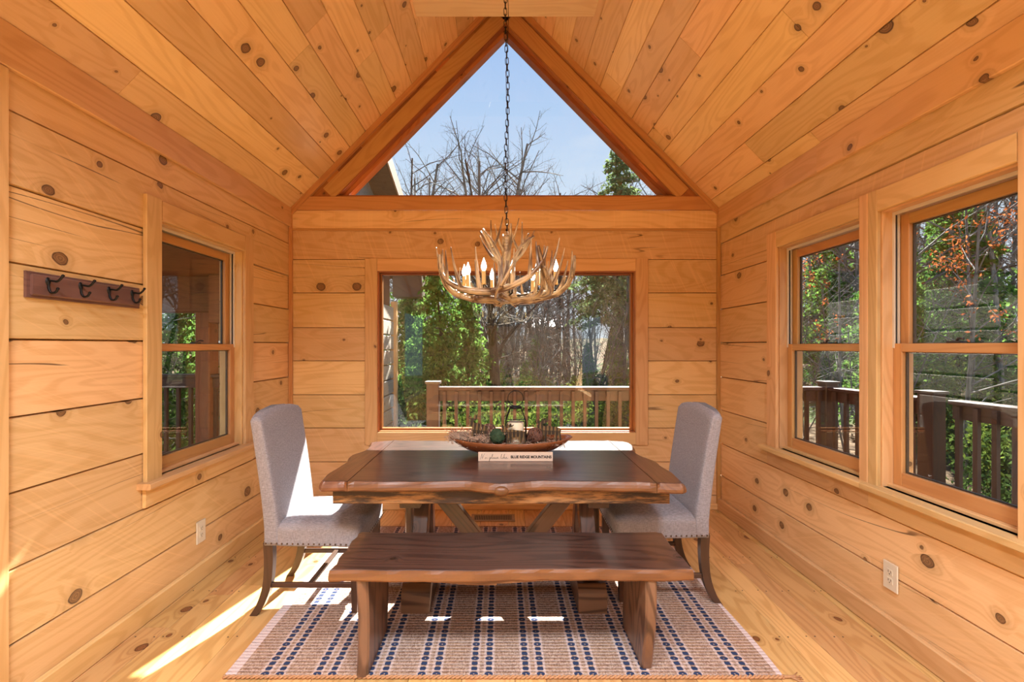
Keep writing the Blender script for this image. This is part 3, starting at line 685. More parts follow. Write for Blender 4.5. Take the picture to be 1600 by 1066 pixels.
# ------------------------------------------------------------------ chairs (local: +X forward)
def rsurf(fn, nu, nv, closed_u=True):
    vs = []; fs = []
    for j in range(nv):
        for i in range(nu): vs.append(fn(i/nu if closed_u else i/(nu-1), j/(nv-1)))
    for j in range(nv-1):
        for i in range(nu if closed_u else nu-1):
            a = j*nu+i; b = j*nu+(i+1) % nu; fs.append([a, b, b+nu, a+nu])
    if closed_u: fs += [list(range(nu))[::-1], list(range((nv-1)*nu, nv*nu))]
    return vs, fs
def superell(t, a, b, p=.28):
    c, s = math.cos(2*PI*t), math.sin(2*PI*t)
    return a*abs(c)**p*(1 if c >= 0 else -1), b*abs(s)**p*(1 if s >= 0 else -1)
def chair(label, loc, rz):
    t = thing('dining_chair', loc, label, 'chair', 'upholstered end chairs', rz)
    # seat cushion
    m = MB()
    def fs_(u, v):
        z = .362+v*.105; k = 1.0 if v < .75 else 1-.9*((v-.75)/.25)**2.2*.10
        x, y = superell(u, .235*k, .232*k, .22)
        y *= 1+.035*(x/.235); zz = z+(.022*(1-(x/.24)**2)*(1-(y/.24)**2) if v > .8 else 0)
        return (x+.022, y, zz)
    v, f = rsurf(fs_, 48, 12)
    # crown as rings to the centre
    n = 48; top = len(v)-n; f = f[:-1]
    base = [v[top+i] for i in range(n)]
    for r in (.93, .8, .55, .25):
        for i in range(n):
            bx, by = (base[i][0]-.022)*r, base[i][1]*r
            v.append((bx+.022, by, .467+.020*(1-r*r)**.7+.004))
    for k in range(4):
        a0 = top+k*n; a1 = a0+n
        for i in range(n): f.append([a0+i, a0+(i+1) % n, a1+(i+1) % n, a1+i])
    f.append(list(range(top+4*n, top+5*n)))
    m._add(v, f, v, .5, True); m.build('seat', M['fabric'], t)
    # back
    m = MB()
    def fb(u, v):
        z0 = .362; s = v
        th = lerp(.045, .034, s); wdt = lerp(.222, .238, s)
        x, y = superell(u, th, wdt, .25)
        ztop = 1.015+.035*(1-(y/.24)**2) ; z = lerp(z0, ztop, s)
        if v > .96: x *= 1-((v-.96)/.04)**2*.45; y *= 1-((v-.96)/.04)**2*.03
        cx = -.205-.02*s-.085*max(0, s-.12)**1.25
        cx += -.018*(y/.24)**2*(-1)*s       # gentle wrap
        return (cx+x, y, z)
    v, f = rsurf(fb, 56, 30); m._add(v, f, v, .5, True); m.build('backrest', M['fabric'], t)
    # nailheads round the lower edge
    m = MB()
    def nail(x, y, z, ax):
        M3 = [(0, .004), (.0035, .003), (.005, 0)]
        n0 = len(m.v); m.lathe(M3, (0, 0, 0), 8)
        for i in range(n0, len(m.v)):
            a, b, c = m.v[i]
            m.v[i] = (x+(a if ax[0] == 0 else c*ax[0]), y+(b if ax[1] == 0 else c*ax[1]), z+(a if ax[0] else b if ax[1] else 0) if not (ax[1]) else z+b) if ax[0] == 0 and ax[1] == 0 else ((x+c*ax[0], y+a, z+b) if ax[0] else (x+a, y+c*ax[1], z+b))
    for s in (-1, 1):
        for i in range(18):
            x = -.23+i*.0275; yy = (.232*(1+.035*(x-.022)/.235)) if x > -.16 else .2235
            nail(x, s*yy*(1 if x < .22 else .985), .374, (0, s))
        m.build('nailhead_trim', M['nail'], t); m.__init__()
    for i in range(15): nail(.2565, -.2+i*.0286, .374, (1, 0))
    m.build('nailhead_trim', M['nail'], t); m.__init__()
    for i in range(15): nail(-.2485, -.2+i*.0286, .374, (-1, 0))
    m.build('nailhead_trim', M['nail'], t)
    # legs
    for s in (-1, 1):
        m = MB(); P = bez([(-.225, s*.195, .372), (-.222, s*.195, .27), (-.232, s*.197, .15), (-.262, s*.199, .06), (-.300, s*.20, 0)], 4)
        for i in range(len(P)-1):
            pass
        vs = []; gs = []; fs = []
        for k, p in enumerate(P):
            r = lerp(.024, .0185, k/(len(P)-1))
            for dx, dy in ((-1, -1), (1, -1), (1, 1), (-1, 1)): vs.append((p.x+dx*r, p.y+dy*r*.85, p.z)); gs.append((p.z, dx*r+3, dy*r+s))
        for k in range(len(P)-1):
            for i in range(4): fs.append([k*4+i, k*4+(i+1) % 4, (k+1)*4+(i+1) % 4, (k+1)*4+i][::-1])
        fs += [[0, 1, 2, 3], list(range(len(vs)-4, len(vs)))[::-1]]; m._add(vs, fs, gs, .5); m.build('leg', M['dark'], t)
        m = MB(); m.prism([(-.021, -.021), (.021, -.021), (.021, .021), (-.021, .021)], (.215, s*.195, .37), (1, 0, 0), (0, 1, 0), (0, 0, -1), .02)
        vs = []; gs = []
        for z, r in ((.37, .021), (0, .014)):
            for dx, dy in ((-1, -1), (1, -1), (1, 1), (-1, 1)): vs.append((.215+dx*r, s*.195+dy*r, z)); gs.append((z, dx*r, dy*r+s))
        m = MB(); m._add(vs, [[0, 4, 5, 1], [1, 5, 6, 2], [2, 6, 7, 3], [3, 7, 4, 0], [0, 1, 2, 3], [7, 6, 5, 4]], gs, .5); m.build('leg', M['dark'], t)
        m = MB(); m.bar((-.225, s*.196, .15), (.212, s*.196, .15), .018, .026); m.build('stretcher', M['dark'], t)
    m = MB(); m.bar((-.02, -.19, .15), (-.02, .19, .15), .026, .018); m.build('stretcher', M['dark'], t)
    return t
chair('grey linen upholstered chair with nailhead trim, beside the coat hook wall', (-.965, 2.535, 0), 0)
chair('grey linen upholstered chair with nailhead trim, beside the double window wall', (.862, 2.632, 0), PI-.01)
# ------------------------------------------------------------------ centrepiece
TZ = .7605
t = thing('dough_bowl', (.055, 2.60, TZ), 'long reddish wooden dough bowl in the middle of the table', 'bowl')
m = MB(); A_, B_ = .352, .145
def ring(r, z, lift): return [(A_*r*math.cos(a), B_*r*math.sin(a)*(1 if r > .5 else .9), z+lift*abs(math.cos(a))**3) for a in [2*PI*k/56 for k in range(56)]]
rg = [ring(.30, 0, 0), ring(.5, .004, 0), ring(.72, .028, .003), ring(.9, .058, .010), ring(1.0, .082, .018), ring(.985, .086, .018), ring(.955, .080, .018), ring(.86, .058, .010), ring(.66, .030, .003), ring(.4, .014, 0)]
vs = [p for r in rg for p in r]; fs = [[k*56+i, k*56+(i+1) % 56, (k+1)*56+(i+1) % 56, (k+1)*56+i] for k in range(len(rg)-1) for i in range(56)]
fs += [list(range(56))[::-1], list(range(9*56, 10*56))]; off = rnd_off(); m._add(vs, fs, [(x+off[0], y+off[1], z+off[2]) for x, y, z in vs], .5, True); m.build('bowl_body', M['bowl'], t)
# lantern
t = thing('lantern', (.083, 2.60, TZ+.045), 'small black wire lantern with ring handle standing in the wooden bowl', 'lantern')
m = MB(); h = .205
m.board((-.062, -.045, 0), (.062, .045, .006), 0, .001); m.build('base', M['black'], t)
m = MB()
for sx in (-1, 1):
    for sy in (-1, 1):
        m.tube([(sx*.060, sy*.043, .003), (sx*.057, sy*.042, .135), (sx*.054, sy*.040, .155), (sx*.030, sy*.024, .222)], .0035, 6, smooth=False)
m.tube([(sx, sy, .145) for sx, sy in ((-.056, -.041), (.056, -.041), (.056, .041), (-.056, .041))], .0022, 5, closed=True)
m.build('wire_frame', M['black'], t)
m = MB(); m.lathe([(0, .228), (.033, .228), (.037, .223), (.035, .216), (0, .216)], (0, 0, 0), 20); m.build('lid', M['black'], t)
m = MB(); m.tube([(.0445*math.cos(a), 0, .272+.044*math.sin(a)) for a in [2*PI*k/36 for k in range(36)]], .0025, 6, closed=True); m.build('handle', M['black'], t)
o = tag((lambda mm: (mm.lathe([(0, 0), (.045, 0), (.047, .004), (.047, .128), (.044, .132), (.02, .130), (0, .128)], (0, 0, 0), 28), mm.tube([(0, 0, .128), (.001, 0, .14)], .001, 5), mm)[-1])(MB()).build('pillar_candle', M['candle_wax'], None, Matrix.Translation((.083, 2.60, TZ+.0515))), 'cream pillar candle inside the small black lantern', 'candle')
# moose figures
moose_out = [(-.5, .60), (-.47, .69), (-.42, .73), (-.45, .78), (-.55, .84), (-.52, .93), (-.46, .86), (-.44, .97), (-.39, .86), (-.35, .80), (-.30, .90), (-.25, 1.03), (-.20, .91), (-.12, 1.02), (-.09, .90), (.0, .95), (-.06, .83), (-.20, .78), (-.29, .75), (-.26, .68),
             (-.20, .66), (-.08, .69), (.05, .66), (.25, .64), (.38, .60), (.43, .52), (.41, .38), (.44, .20), (.45, .0), (.38, .0), (.36, .18), (.30, .30), (.28, .14), (.27, .0), (.20, .0), (.21, .16), (.18, .32),
             (.0, .30), (-.10, .30), (-.11, .14), (-.10, .0), (-.17, .0), (-.18, .16), (-.20, .30), (-.24, .16), (-.24, .0), (-.31, .0), (-.30, .2), (-.29, .40), (-.33, .52), (-.40, .55), (-.47, .56)]
def moose(x, y, z, w_, hh, rz, tilt, label):
    m = MB(); m.prism([(a*w_, b*hh) for a, b in moose_out], (0, .002, 0), (1, 0, 0), (0, 0, 1), (0, -1, 0), .004)
    o = m.build('moose_figurine', M['moose'], None); o.location = (x, y, z); o.rotation_euler = (0, tilt, rz); tag(o, label, 'figurine', 'moose figurines in the bowl')
moose(-.135, 2.555, TZ+.082, .118, .150, .1, .12, 'brown moose figurine leaning above the dried grass end of the bowl')
moose(.072, 2.528, TZ+.078, .150, .108, 0, 0, 'brown moose figurine standing right in front of the candle lantern')
moose(.270, 2.555, TZ+.080, .150, .130, -.08, .03, 'brown moose figurine beside the brown vine ball, away from the dried grass')
# balls
def ball(x, y, z, r, mat, name, label, wraps, tw):
    m = MB()
    if mat == 'moss':
        m.lathe([(r*.96*math.sin(PI*k/12), -r*.96*math.cos(PI*k/12)) for k in range(13)], (0, 0, 0), 20)
        for i in range(len(m.v)): v = Vector(m.v[i]); m.v[i] = tuple(v*(1+.05*noise.noise(v*60)))
    for k in range(wraps):
        ax = Vector((random.gauss(0, 1), random.gauss(0, 1), random.gauss(0, 1))).normalized(); a = ax.orthogonal().normalized(); b_ = ax.cross(a)
        rr = r*random.uniform(.93, 1.0); o_ = ax*r*random.uniform(-.45, .45); q = math.sqrt(max(.1, 1-(o_.length/r)**2))*rr
        m.tube([o_+(a*math.cos(u)+b_*math.sin(u))*q for u in [2*PI*i/22 for i in range(22)]], tw, 4, closed=True)
    o = m.build(name, M[mat]); o.location = (x, y, z); tag(o, label, 'ball', 'decorative balls in the bowl')
ball(-.070, 2.605, TZ+.130, .042, 'vine', 'vine_ball', 'brown woven vine ball behind the moose at the dried grass end', 26, .0022)
ball(-.020, 2.545, TZ+.112, .044, 'moss', 'moss_ball', 'dark green mossy ball between dried grass and lantern', 16, .0018)
ball(.190, 2.560, TZ+.114, .044, 'vine', 'vine_ball', 'brown woven vine ball directly beside the lantern', 30, .0024)
ball(.240, 2.620, TZ+.140, .038, 'moss', 'moss_ball', 'green mossy ball behind the moose farthest from the dried grass', 14, .0018)
m = MB()
for i in range(420):
    bx = random.uniform(-.29, -.10); by = random.uniform(-.08, .08); L = random.uniform(.04, .12); a = random.uniform(-2.9, -2.0) if random.random() < .8 else random.uniform(-2, 0)
    p0 = Vector((bx+.055, 2.60+by*.8, TZ+.068+random.uniform(0, .02))); d = Vector((math.cos(a), random.uniform(-.5, .5), random.uniform(.05, .45))).normalized()
    m.tube([p0, p0+d*L*.6+Vector((0, 0, .012)), p0+d*L], [.0011, .001, .0006], 3)
    for k in range(4): q = p0+d*L*random.uniform(.4, 1); m.lathe([(0, -.0045), (.0035, 0), (0, .0045)], q, 4)
for i in range(700):
    p0 = Vector((random.uniform(-.22, .36), 2.60+random.uniform(-.085, .085), TZ+.045+.03*random.random())); d = Vector((random.uniform(-1, 1), random.uniform(-1, 1), .3)).normalized()
    m.tube([p0, p0+d*.035], .0016, 3)
o = tag(m.build('dried_grass', M['grass']), 'dried seed-head grass filling the wooden bowl', 'dried grass'); o['kind'] = 'stuff'
# sign
t = thing('sign_block', (.077, 2.442, TZ), 'small white wooden sign reading No place like BLUE RIDGE MOUNTAINS', 'sign')
m = MB(); m.board((-.199, -.008, 0), (.199, .008, .047), 0, .001); m.build('block', M['sign_w'], t)
def text(s, x, z, size, shear, width, parent, name):
    cu = bpy.data.curves.new(name, 'FONT'); cu.body = s; cu.size = size; cu.shear = shear; cu.extrude = .0002; cu.resolution_u = 3
    if name == 'bold_lettering': cu.offset = .0009
    o = bpy.data.objects.new('tmp', cu); C.objects.link(o); dg = bpy.context.evaluated_depsgraph_get(); me = bpy.data.meshes.new_from_object(o.evaluated_get(dg)); bpy.data.objects.remove(o)
    xs = [v.co.x for v in me.vertices]; w0 = max(xs)-min(xs); k = width/w0; me.transform(Matrix.Scale(k, 4, (1, 0, 0)))
    me.transform(Matrix.Translation((x, -.0084, z)) @ Matrix.Rotation(PI/2, 4, 'X')); me.materials.clear(); me.materials.append(M['ink'])
    o = bpy.data.objects.new(name, me); C.objects.link(o); o.parent = parent
# handwritten words as pen strokes
def pen(strokes, x, z, s, parent):
    m = MB()
    for st in strokes: m.tube([(x+px*s, -.0088, z+pz*s) for px, pz in [(q.x, q.y) for q in bez([(a, b, 0) for a, b in st], 4)]], .0006, 4)
    m.build('script_lettering', M['ink'], parent)
pen([[(0, -.3), (.35, .5), (.7, 1.8)], [(.7, 1.8), (.75, .8), (.85, 0)], [(.85, 0), (1.2, .9), (1.55, 1.7), (1.7, 1.8)],            # N
     [(1.95, .3), (1.75, .15), (1.85, -.05), (2.1, .05), (2.15, .35), (1.95, .35), (2.3, .25), (3.0, .2)],                          # o
     [(3.5, .6), (3.35, -.4), (3.2, -1.0), (3.45, -.4), (3.6, .4), (3.85, .55), (3.8, .1), (3.55, 0), (4.1, .2)],                   # p
     [(4.1, .2), (4.5, 1.2), (4.55, 1.6), (4.35, 1.4), (4.25, .3), (4.4, 0), (4.7, .2)],                                           # l
     [(5.1, .45), (4.8, .5), (4.7, .1), (5.0, .05), (5.15, .5), (5.15, .05), (5.5, .2)],                                           # a
     [(5.85, .5), (5.6, .45), (5.55, .05), (5.8, 0), (6.1, .25)], [(6.1, .25), (6.4, .4), (6.3, .6), (6.1, .3), (6.3, 0), (6.7, .15)],  # c e
     [(7.3, .2), (7.75, 1.2), (7.8, 1.6), (7.6, 1.4), (7.45, .3), (7.6, 0), (7.9, .3)], [(8.0, .55), (7.95, .1), (8.1, 0), (8.3, .3)], [(8.05, .85), (8.07, .9)],     # l i
     [(8.3, .3), (8.8, 1.4), (8.75, 1.6), (8.55, 1.2), (8.45, 0)], [(8.5, .3), (8.85, .6), (8.7, .3), (8.9, 0), (9.2, .2)],            # k
     [(9.2, .2), (9.5, .4), (9.4, .6), (9.2, .3), (9.4, 0), (10.1, .2)]], -.190, .014, .0150, t)
text('BLUE RIDGE MOUNTAINS', -.026, .0165, .02, 0, .218, t, 'bold_lettering')
# ------------------------------------------------------------------ chandelier
CX, CY = .03, 2.50
t = thing('antler_chandelier', (CX, CY, 1.62), 'antler chandelier with lit candle bulbs hanging on a chain over the table', 'chandelier')
def antler(pts, tines, r0, name='antler'):
    m = MB(); P = bez(pts, 6); n = len(P)
    m.tube(P, [lerp(r0, r0*.28, (i/(n-1))**1.3) for i in range(n)], 9)
    m.lathe([(0, -r0*1.1), (r0*1.2, -r0*.5), (r0*1.35, 0), (r0*1.2, r0*.5), (0, r0*1.1)], P[0], 9)
    for f, vec, ln, rr in tines:
        p = P[int(f*(n-1))]; v = Vector(vec).normalized(); up = Vector((0, 0, 1))
        Q = bez([p-v*.012, p+v*ln*.35+up*ln*-.02, p+v*ln*.7+up*ln*.12, p+v*ln*.92+up*ln*.32], 5); k = len(Q)
        m.tube(Q, [lerp(rr, .0022, (i/(k-1))**.9) for i in range(k)], 8)
    return m.build(name, M['antler'], t)
def cyl(a, r, z): return Vector((r*math.cos(a), r*math.sin(a), z))
R_ = random.Random(3)
# outer ring: beams sweep round and out, tips turned up
for k in range(7):
    a0 = 2*PI*k/7+.25; s = 1 if k % 2 else -1; a1 = a0
    pts = [cyl(a0-s*.55, .15, .04), cyl(a0-s*.25, .23, .035), cyl(a0+s*.05, .29, .05), cyl(a0+s*.3, .335, .095), cyl(a0+s*.45, .365, .165), cyl(a0+s*.52, .372, .235)]
    tn = []
    for f, el, out, ln in ((.22, 1.0, .15, .16), (.42, 1.0, .45, .15), (.60, 1.0, .30, .14), (.75, 1.0, -.1, .09)):
        aa = a0+s*lerp(-.5, .45, f); rad = Vector((math.cos(aa), math.sin(aa), 0)); tan = Vector((-math.sin(aa), math.cos(aa), 0))
        tn.append((f, rad*out+Vector((0, 0, el))+tan*R_.uniform(-.45, .45), ln*R_.uniform(.9, 1.2), .0135))
    antler(pts, tn, .021)
# lower cross beams
for k in range(5):
    a0 = 2*PI*k/5+.6; s = 1 if k % 2 else -1
    pts = [cyl(a0+PI*.82, .16, .02), cyl(a0+PI*.95*s, .05, .008), cyl(a0, .10, .005), cyl(a0+.1*s, .22, .02), cyl(a0+.3*s, .31, .075), cyl(a0+.42*s, .34, .15)]
    rad = Vector((math.cos(a0), math.sin(a0), 0))
    antler(pts, [(.55, rad*.3+Vector((0, 0, 1)), .14, .012), (.75, rad*-.1+Vector((0, 0, 1)), .12, .011)], .020)
# centre crown rising
for k in range(6):
    a0 = 2*PI*k/6+.35; h = R_.uniform(.33, .41)
    pts = [cyl(a0, .045, .03), cyl(a0+.2, .035, .13), cyl(a0+.3, .045, .22), cyl(a0+.35, .10, .31), cyl(a0+.3, .16, h)]
    rad = Vector((math.cos(a0+.3), math.sin(a0+.3), 0)); tan = Vector((-rad.y, rad.x, 0))
    antler(pts, [(.5, rad*.9+Vector((0, 0, .8)), .17, .012), (.72, tan*.5+Vector((0, 0, 1))-rad*.2, .13, .010)], .019)
for k in range(4):                                   # short tines under the hub
    a0 = 2*PI*k/4+.5
    antler([(0, 0, .01), cyl(a0, .035, -.005), cyl(a0+.2, .06, -.02), cyl(a0+.3, .10, -.012)], [(.5, Vector((math.cos(a0), math.sin(a0), -.9)), .03, .005)], .007)
m = MB(); m.lathe([(0, -.01), (.02, 0), (.024, .02), (.016, .05), (.016, .36), (.008, .385), (0, .39)], (0, 0, 0), 14); m.build('hub', M['antler'], t)
for k, (a, r) in enumerate([(-1.35, .13), (-.62, .20), (-.25, .27), (.7, .20), (2.0, .20), (2.75, .26), (3.5, .22), (-2.25, .19)]):
    p = cyl(a, r, 0); zb = .065+.01*(k % 3)
    m = MB(); m.lathe([(0, zb), (.013, zb), (.014, zb+.006), (.011, zb+.008), (.0105, zb+.07), (0, zb+.07)], p, 14); o = m.build('candle_sleeve', M['sleeve'], t)
    m = MB(); z1 = zb+.07; m.lathe([(0, z1), (.007, z1), (.0135, z1+.016), (.0145, z1+.026), (.011, z1+.042), (.0055, z1+.056), (.002, z1+.068), (0, z1+.07)], p, 14); m.build('bulb', M['bulb'], o)
    m = MB(); m.tube([p+Vector((0, 0, zb)), p+Vector((0, 0, zb-.03)), p*.6+Vector((0, 0, .03)), Vector((0, 0, .03))], .004, 6); m.build('arm', M['chain'], t)
m = MB(); z = .385; kx = 0; ztop = ZP-1.62-.03
m.tube([(0, 0, .38), (.0, 0, .40)], .006, 6)
while z < ztop-.02:
    a = .014*math.sin(z*7)*.5; ca, sa = (1, 0) if kx % 2 else (.25, .97); hh = .019
    pts = [(a+math.cos(u)*.0085*ca, math.cos(u)*.0085*sa, z+hh+math.sin(u)*.011+(hh*.55 if math.sin(u) > 0 else -hh*.55)) for u in [2*PI*i/12 for i in range(12)]]
    m.tube(pts, .0021, 5, closed=True); z += .034; kx += 1
m.tube([(math.sin(zz*9)*.006+.004, .004, zz) for zz in [lerp(.38, ztop, i/60) for i in range(61)]], .0016, 4)
m.build('chain', M['chain'], t)
m = MB(); m.lathe([(0, ztop+.0), (.05, ztop+.0), (.06, ztop-.03), (.02, ztop-.05), (0, ztop-.05)][::-1], (0, 0, 0), 20); m.build('ceiling_canopy', M['chain'], t)
# ------------------------------------------------------------------ coat hooks, outlets, register
t = thing('coat_rack', (XL, 1.97, 1.61), 'dark wooden coat hook rail mounted beside the window', 'coat rack')
m = MB(); m.board((0, -.275, -.05), (.014, .255, .05), 1, .002); m.board((.014, -.262, -.040), (.026, .242, .040), 1, .007); m.build('backboard', M['rack'], t)
for k, yy in enumerate((1.763, 1.90, 2.037, 2.166)):
    m = MB(); y = yy-1.97
    m.lathe([(0, .006), (.008, .004), (.010, 0)], (0, 0, 0), 10); 
    m.v = [(.026+c, y+a, .018+b*1.7) for a, b, c in m.v]
    m.tube(bez([(.028, y, .022), (.045, y, .020), (.062, y, .018), (.074, y, .026), (.084, y, .038)], 4), [.0045]*17, 7)
    m.tube(bez([(.028, y, .02), (.030, y, -.008), (.040, y, -.026), (.056, y, -.024), (.064, y, -.012)], 4), [.0045]*17, 7)
    for p in ((.085, y, .040), (.065, y, -.010)): m.lathe([(0, -.006), (.005, -.003), (.006, 0), (.005, .003), (0, .006)], p, 8)
    m.build('hook', M['black'], t)
def outlet(x, y, z, s, label):
    t = thing('outlet', (x, y, z), label, 'outlet', None)
    W2, H2 = .040, .063
    m = MB(); m.board((0 if s > 0 else -.007, -W2, -H2), (.007 if s > 0 else 0, W2, H2), 2, .003); m.build('cover_plate', M['plate'], t)
    for dz in (-.020, .020):
        m = MB(); xx = (.007, .009) if s > 0 else (-.009, -.007); m.board((xx[0], -.016, dz-.013), (xx[1], .016, dz+.013), 2, .001); o = m.build('socket', M['plate'], t)
        m = MB(); xs = (.0088, .0096) if s > 0 else (-.0096, -.0088)
        m.board((xs[0], -.008, dz-.002), (xs[1], -.0055, dz+.008), 2, .0001); m.board((xs[0], .0055, dz-.002), (xs[1], .008, dz+.008), 2, .0001); m.board((xs[0], -.0025, dz-.010), (xs[1], .0025, dz-.006), 2, .0001); m.build('slots', M['slot'], o)
outlet(XL+.004, 2.69, .281, 1, 'almond duplex outlet low on the wall beneath the single sash window')
outlet(XR-.004, 2.142, .293, -1, 'almond duplex outlet low on the wall beneath the twin windows')
t = thing('floor_register', (-.065, 3.64, 0), 'tan metal heating register set in the floor beneath the picture window', 'floor vent')
m = MB(); m.board((-.175, -.075, 0), (.175, -.05, .005), 0, .002); m.board((-.175, .05, 0), (.175, .075, .005), 0, .002); m.board((-.175, -.05, 0), (-.15, .05, .005), 1, .002); m.board((.15, -.05, 0), (.175, .05, .005), 1, .002)
for i in range(22): x = -.143+i*.0136; m.board((x-.0025, -.05, .001), (x+.0025, .05, .005), 1, .0005)
m.build('grille', M['register'], t)
m = MB(); m.board((-.15, -.05, .0004), (.15, .05, .0012), 0, .0001); m.build('duct', M['slot'], t)
# ------------------------------------------------------------------ outside: deck, railings, neighbouring wing
mb = MB(); y = 4.02
while y < 5.35: mb.board((-2.6, y, -.09), (4.3, y+.137, -.05), 0, .004); y += .142
y = -.5
while y < 4.0: mb.board((2.03, y, -.09), (4.3, y+.137, -.05), 0, .004); y += .142
mb.board((-2.6, 5.3, -.35), (4.3, 5.34, -.09), 0); mb.board((4.27, -.5, -.35), (4.31, 5.3, -.09), 1)
struct(mb.build('deck', M['deck']))
def railing(name, P, label, mat='deck', posts=(1, 1), cap=True, h=.90):
    p0, p1 = Vector(P[0]), Vector(P[1]); d = (p1-p0); L = d.length; d.normalize(); z0 = -.05
    t = thing(name, (p0.x, p0.y, z0), label, 'railing', 'deck railings'); n = Vector((d.y, -d.x, 0)); H = h-z0
    def loc(l, z, o=0.0): return d*l+n*o+Vector((0, 0, z))
    for k, l in enumerate((0, L)):
        if posts[k]:
            m = MB(); m.bar(loc(l, 0), loc(l, H+.055), .135, .135, d, .005); o = m.build('post', M[mat], t)
            m = MB(); m.bar(loc(l, H+.055), loc(l, H+.08), .165, .165, d, .006); m.build('post_cap', M['deckgrey'], o)
    m = MB(); m.bar(loc(.07, H-.07), loc(L-.07, H-.07), .04, .14, (0, 0, 1), .003); m.bar(loc(.07, H), loc(L-.07, H), .13, .035, (0, 0, 1), .005); m.build('top_rail', M[mat], t)
    m = MB(); m.bar(loc(.07, .09), loc(L-.07, .09), .04, .09, (0, 0, 1), .003); m.build('bottom_rail', M[mat], t)
    k = int(L/.128)
    for i in range(1, k):
        l = L*i/k
        if l < .09 or l > L-.09: continue
        m = MB(); m.bar(loc(l, .09, .035), loc(l, H-.03, .035), .036, .036, d, .002); m.build('baluster', M[mat], t)
    return t
railing('deck_railing', ((-.76, 5.1, 0), (3.66, 5.1, 0)), 'reddish brown deck railing running behind the picture window')
railing('deck_railing', ((3.66, 5.1, 0), (3.80, 4.02, 0)), 'short reddish railing section between the deck corner post and the next post', 'deck', (0, 1))
railing('deck_railing', ((3.84, 3.93, 0), (4.12, 1.2, 0)), 'dark weathered railing section nearest the twin windows', 'deckgrey', (0, 0))
# wing of the cabin beyond the left wall
t = thing('cabin_wing', (-2.25, 7.6, -1.2), 'log cabin wing with grey shingle roof beyond the picture window', 'building')
def W(x, y, z): return (x+2.25, y-7.6, z+1.2)
m = MB(); z = -.5
while z < 2.1:
    m.board(W(-2.5, 5.6, z), W(-2.25, 9.6, z+.275), 1, .012); m.board(W(-3.4, 5.35, z+.14), W(-2.27, 5.6, z+.415), 0, .012); z += .30
m.build('log_wall', M['wingwall'], t)
m = MB(); m.board(W(-2.31, 9.52, -1.1), W(-2.19, 9.66, 2.3), 2, .004); m.build('corner_board', M['trim'], t)
m = MB(); m.prism([(5.35, 2.05), (9.6, 2.05), (9.6, 3.0), (5.35, 3.0)], W(-2.35, 0, 0)[0:1]+(-7.6, 1.2), (0, 1, 0), (0, 0, 1), (-1, 0, 0), .1); m.build('lower_gable', M['brownwall'], t)
m = MB(); m.prism([(5.35, 3.0), (10.6, 3.0), (10.6, 3.45), (5.35, 5.28)], W(-2.33, 0, 0)[0:1]+(-7.6, 1.2), (0, 1, 0), (0, 0, 1), (-1, 0, 0), .1); m.build('upper_gable', M['shingle'], t)
rd = Vector((0, 1, -.352)).normalized(); rn = Vector((0, .352, 1)).normalized()
m = MB(); m.prism([(0, 0), (6.9, 0), (6.9, .10), (0, .10)], W(-1.90, 4.9, 5.48), rd, rn, (-1, 0, 0), 1.7); m.build('roof', M['shingle'], t)
m = MB(); m.prism([(0, -.14), (6.92, -.14), (6.92, .12), (0, .12)], W(-1.87, 4.9, 5.48), rd, rn, (-1, 0, 0), .03); m.build('rake_board', M['fascia'], t)
m = MB(); m.prism([(0, 0), (6.9, 0), (6.9, .03), (0, .03)], W(-1.91, 4.9, 5.34), rd, rn, (-1, 0, 0), 1.6); m.board(W(-2.6, 10.9, 2.55), W(-1.9, 11.35, 3.15), 1, .01); m.build('soffit', M['deckgrey'], t)
m = MB(); m.board(W(-3.4, 5.2, 2.0), W(-1.9, 5.5, 2.2), 0, .01); m.build('eave_beam', M['deckgrey'], t)
# covered side porch seen through the left window
t = thing('porch', (-3.6, 4.4, -.1), 'dark brown porch with beams and rails seen through the single sash window', 'porch')
def Q(x, y, z): return (x+3.6, y-4.4, z+.1)
m = MB(); m.board(Q(-5.6, 3.4, 2.15), Q(-2.3, 5.25, 2.3), 0, .01); m.board(Q(-5.6, 5.1, 1.75), Q(-2.5, 5.25, 2.2), 0, .01); m.board(Q(-3.15, 4.9, 1.62), Q(-2.5, 5.05, 2.15), 0, .01); m.build('roof_beam', M['brownwall'], t)
m = MB(); m.board(Q(-3.42, 5.08, -.05), Q(-3.26, 5.26, 1.75), 2, .01); m.build('post', M['brownwall'], t)
m = MB(); m.board(Q(-5.6, 5.1, 1.02), Q(-2.7, 5.24, 1.055), 0, .004); m.board(Q(-5.6, 5.14, .90), Q(-2.7, 5.18, 1.02), 0, .004); m.board(Q(-5.6, 5.14, .1), Q(-2.7, 5.18, .18), 0, .004)
m.build('rail', M['deck'], t)
for i in range(20): m = MB(); x = -5.5+i*.14; m.board(Q(x, 5.15, .18), Q(x+.035, 5.185, .91), 2, .002); m.build('baluster', M['deck'], t)
m = MB(); m.board(Q(-5.6, 2.6, -.09), Q(-2.0, 5.2, -.05), 0, .004); m.build('porch_floor', M['deck'], t)
# ------------------------------------------------------------------ ground
def gz(x, y):
    z = -1.2
    z += max(0, x-5)*.16+max(0, y-14)*.03
    if x > 5: z = min(z, 2.6)
    return z+.25*noise.noise(Vector((x*.25, y*.25, 0)))
vs = []; fs = []; n = 70
for j in range(n):
    for i in range(n):
        x = lerp(-60, 70, i/(n-1)); y = lerp(-30, 110, j/(n-1)); vs.append((x, y, gz(x, y) if not (-3 < x < 4.4 and -5 < y < 5.4) else -1.25))
for j in range(n-1):
    for i in range(n-1): a = j*n+i; fs.append([a, a+1, a+n+1, a+n])
m = MB(); m._add(vs, fs, vs, .5, True); struct(m.build('ground', M['ground']))
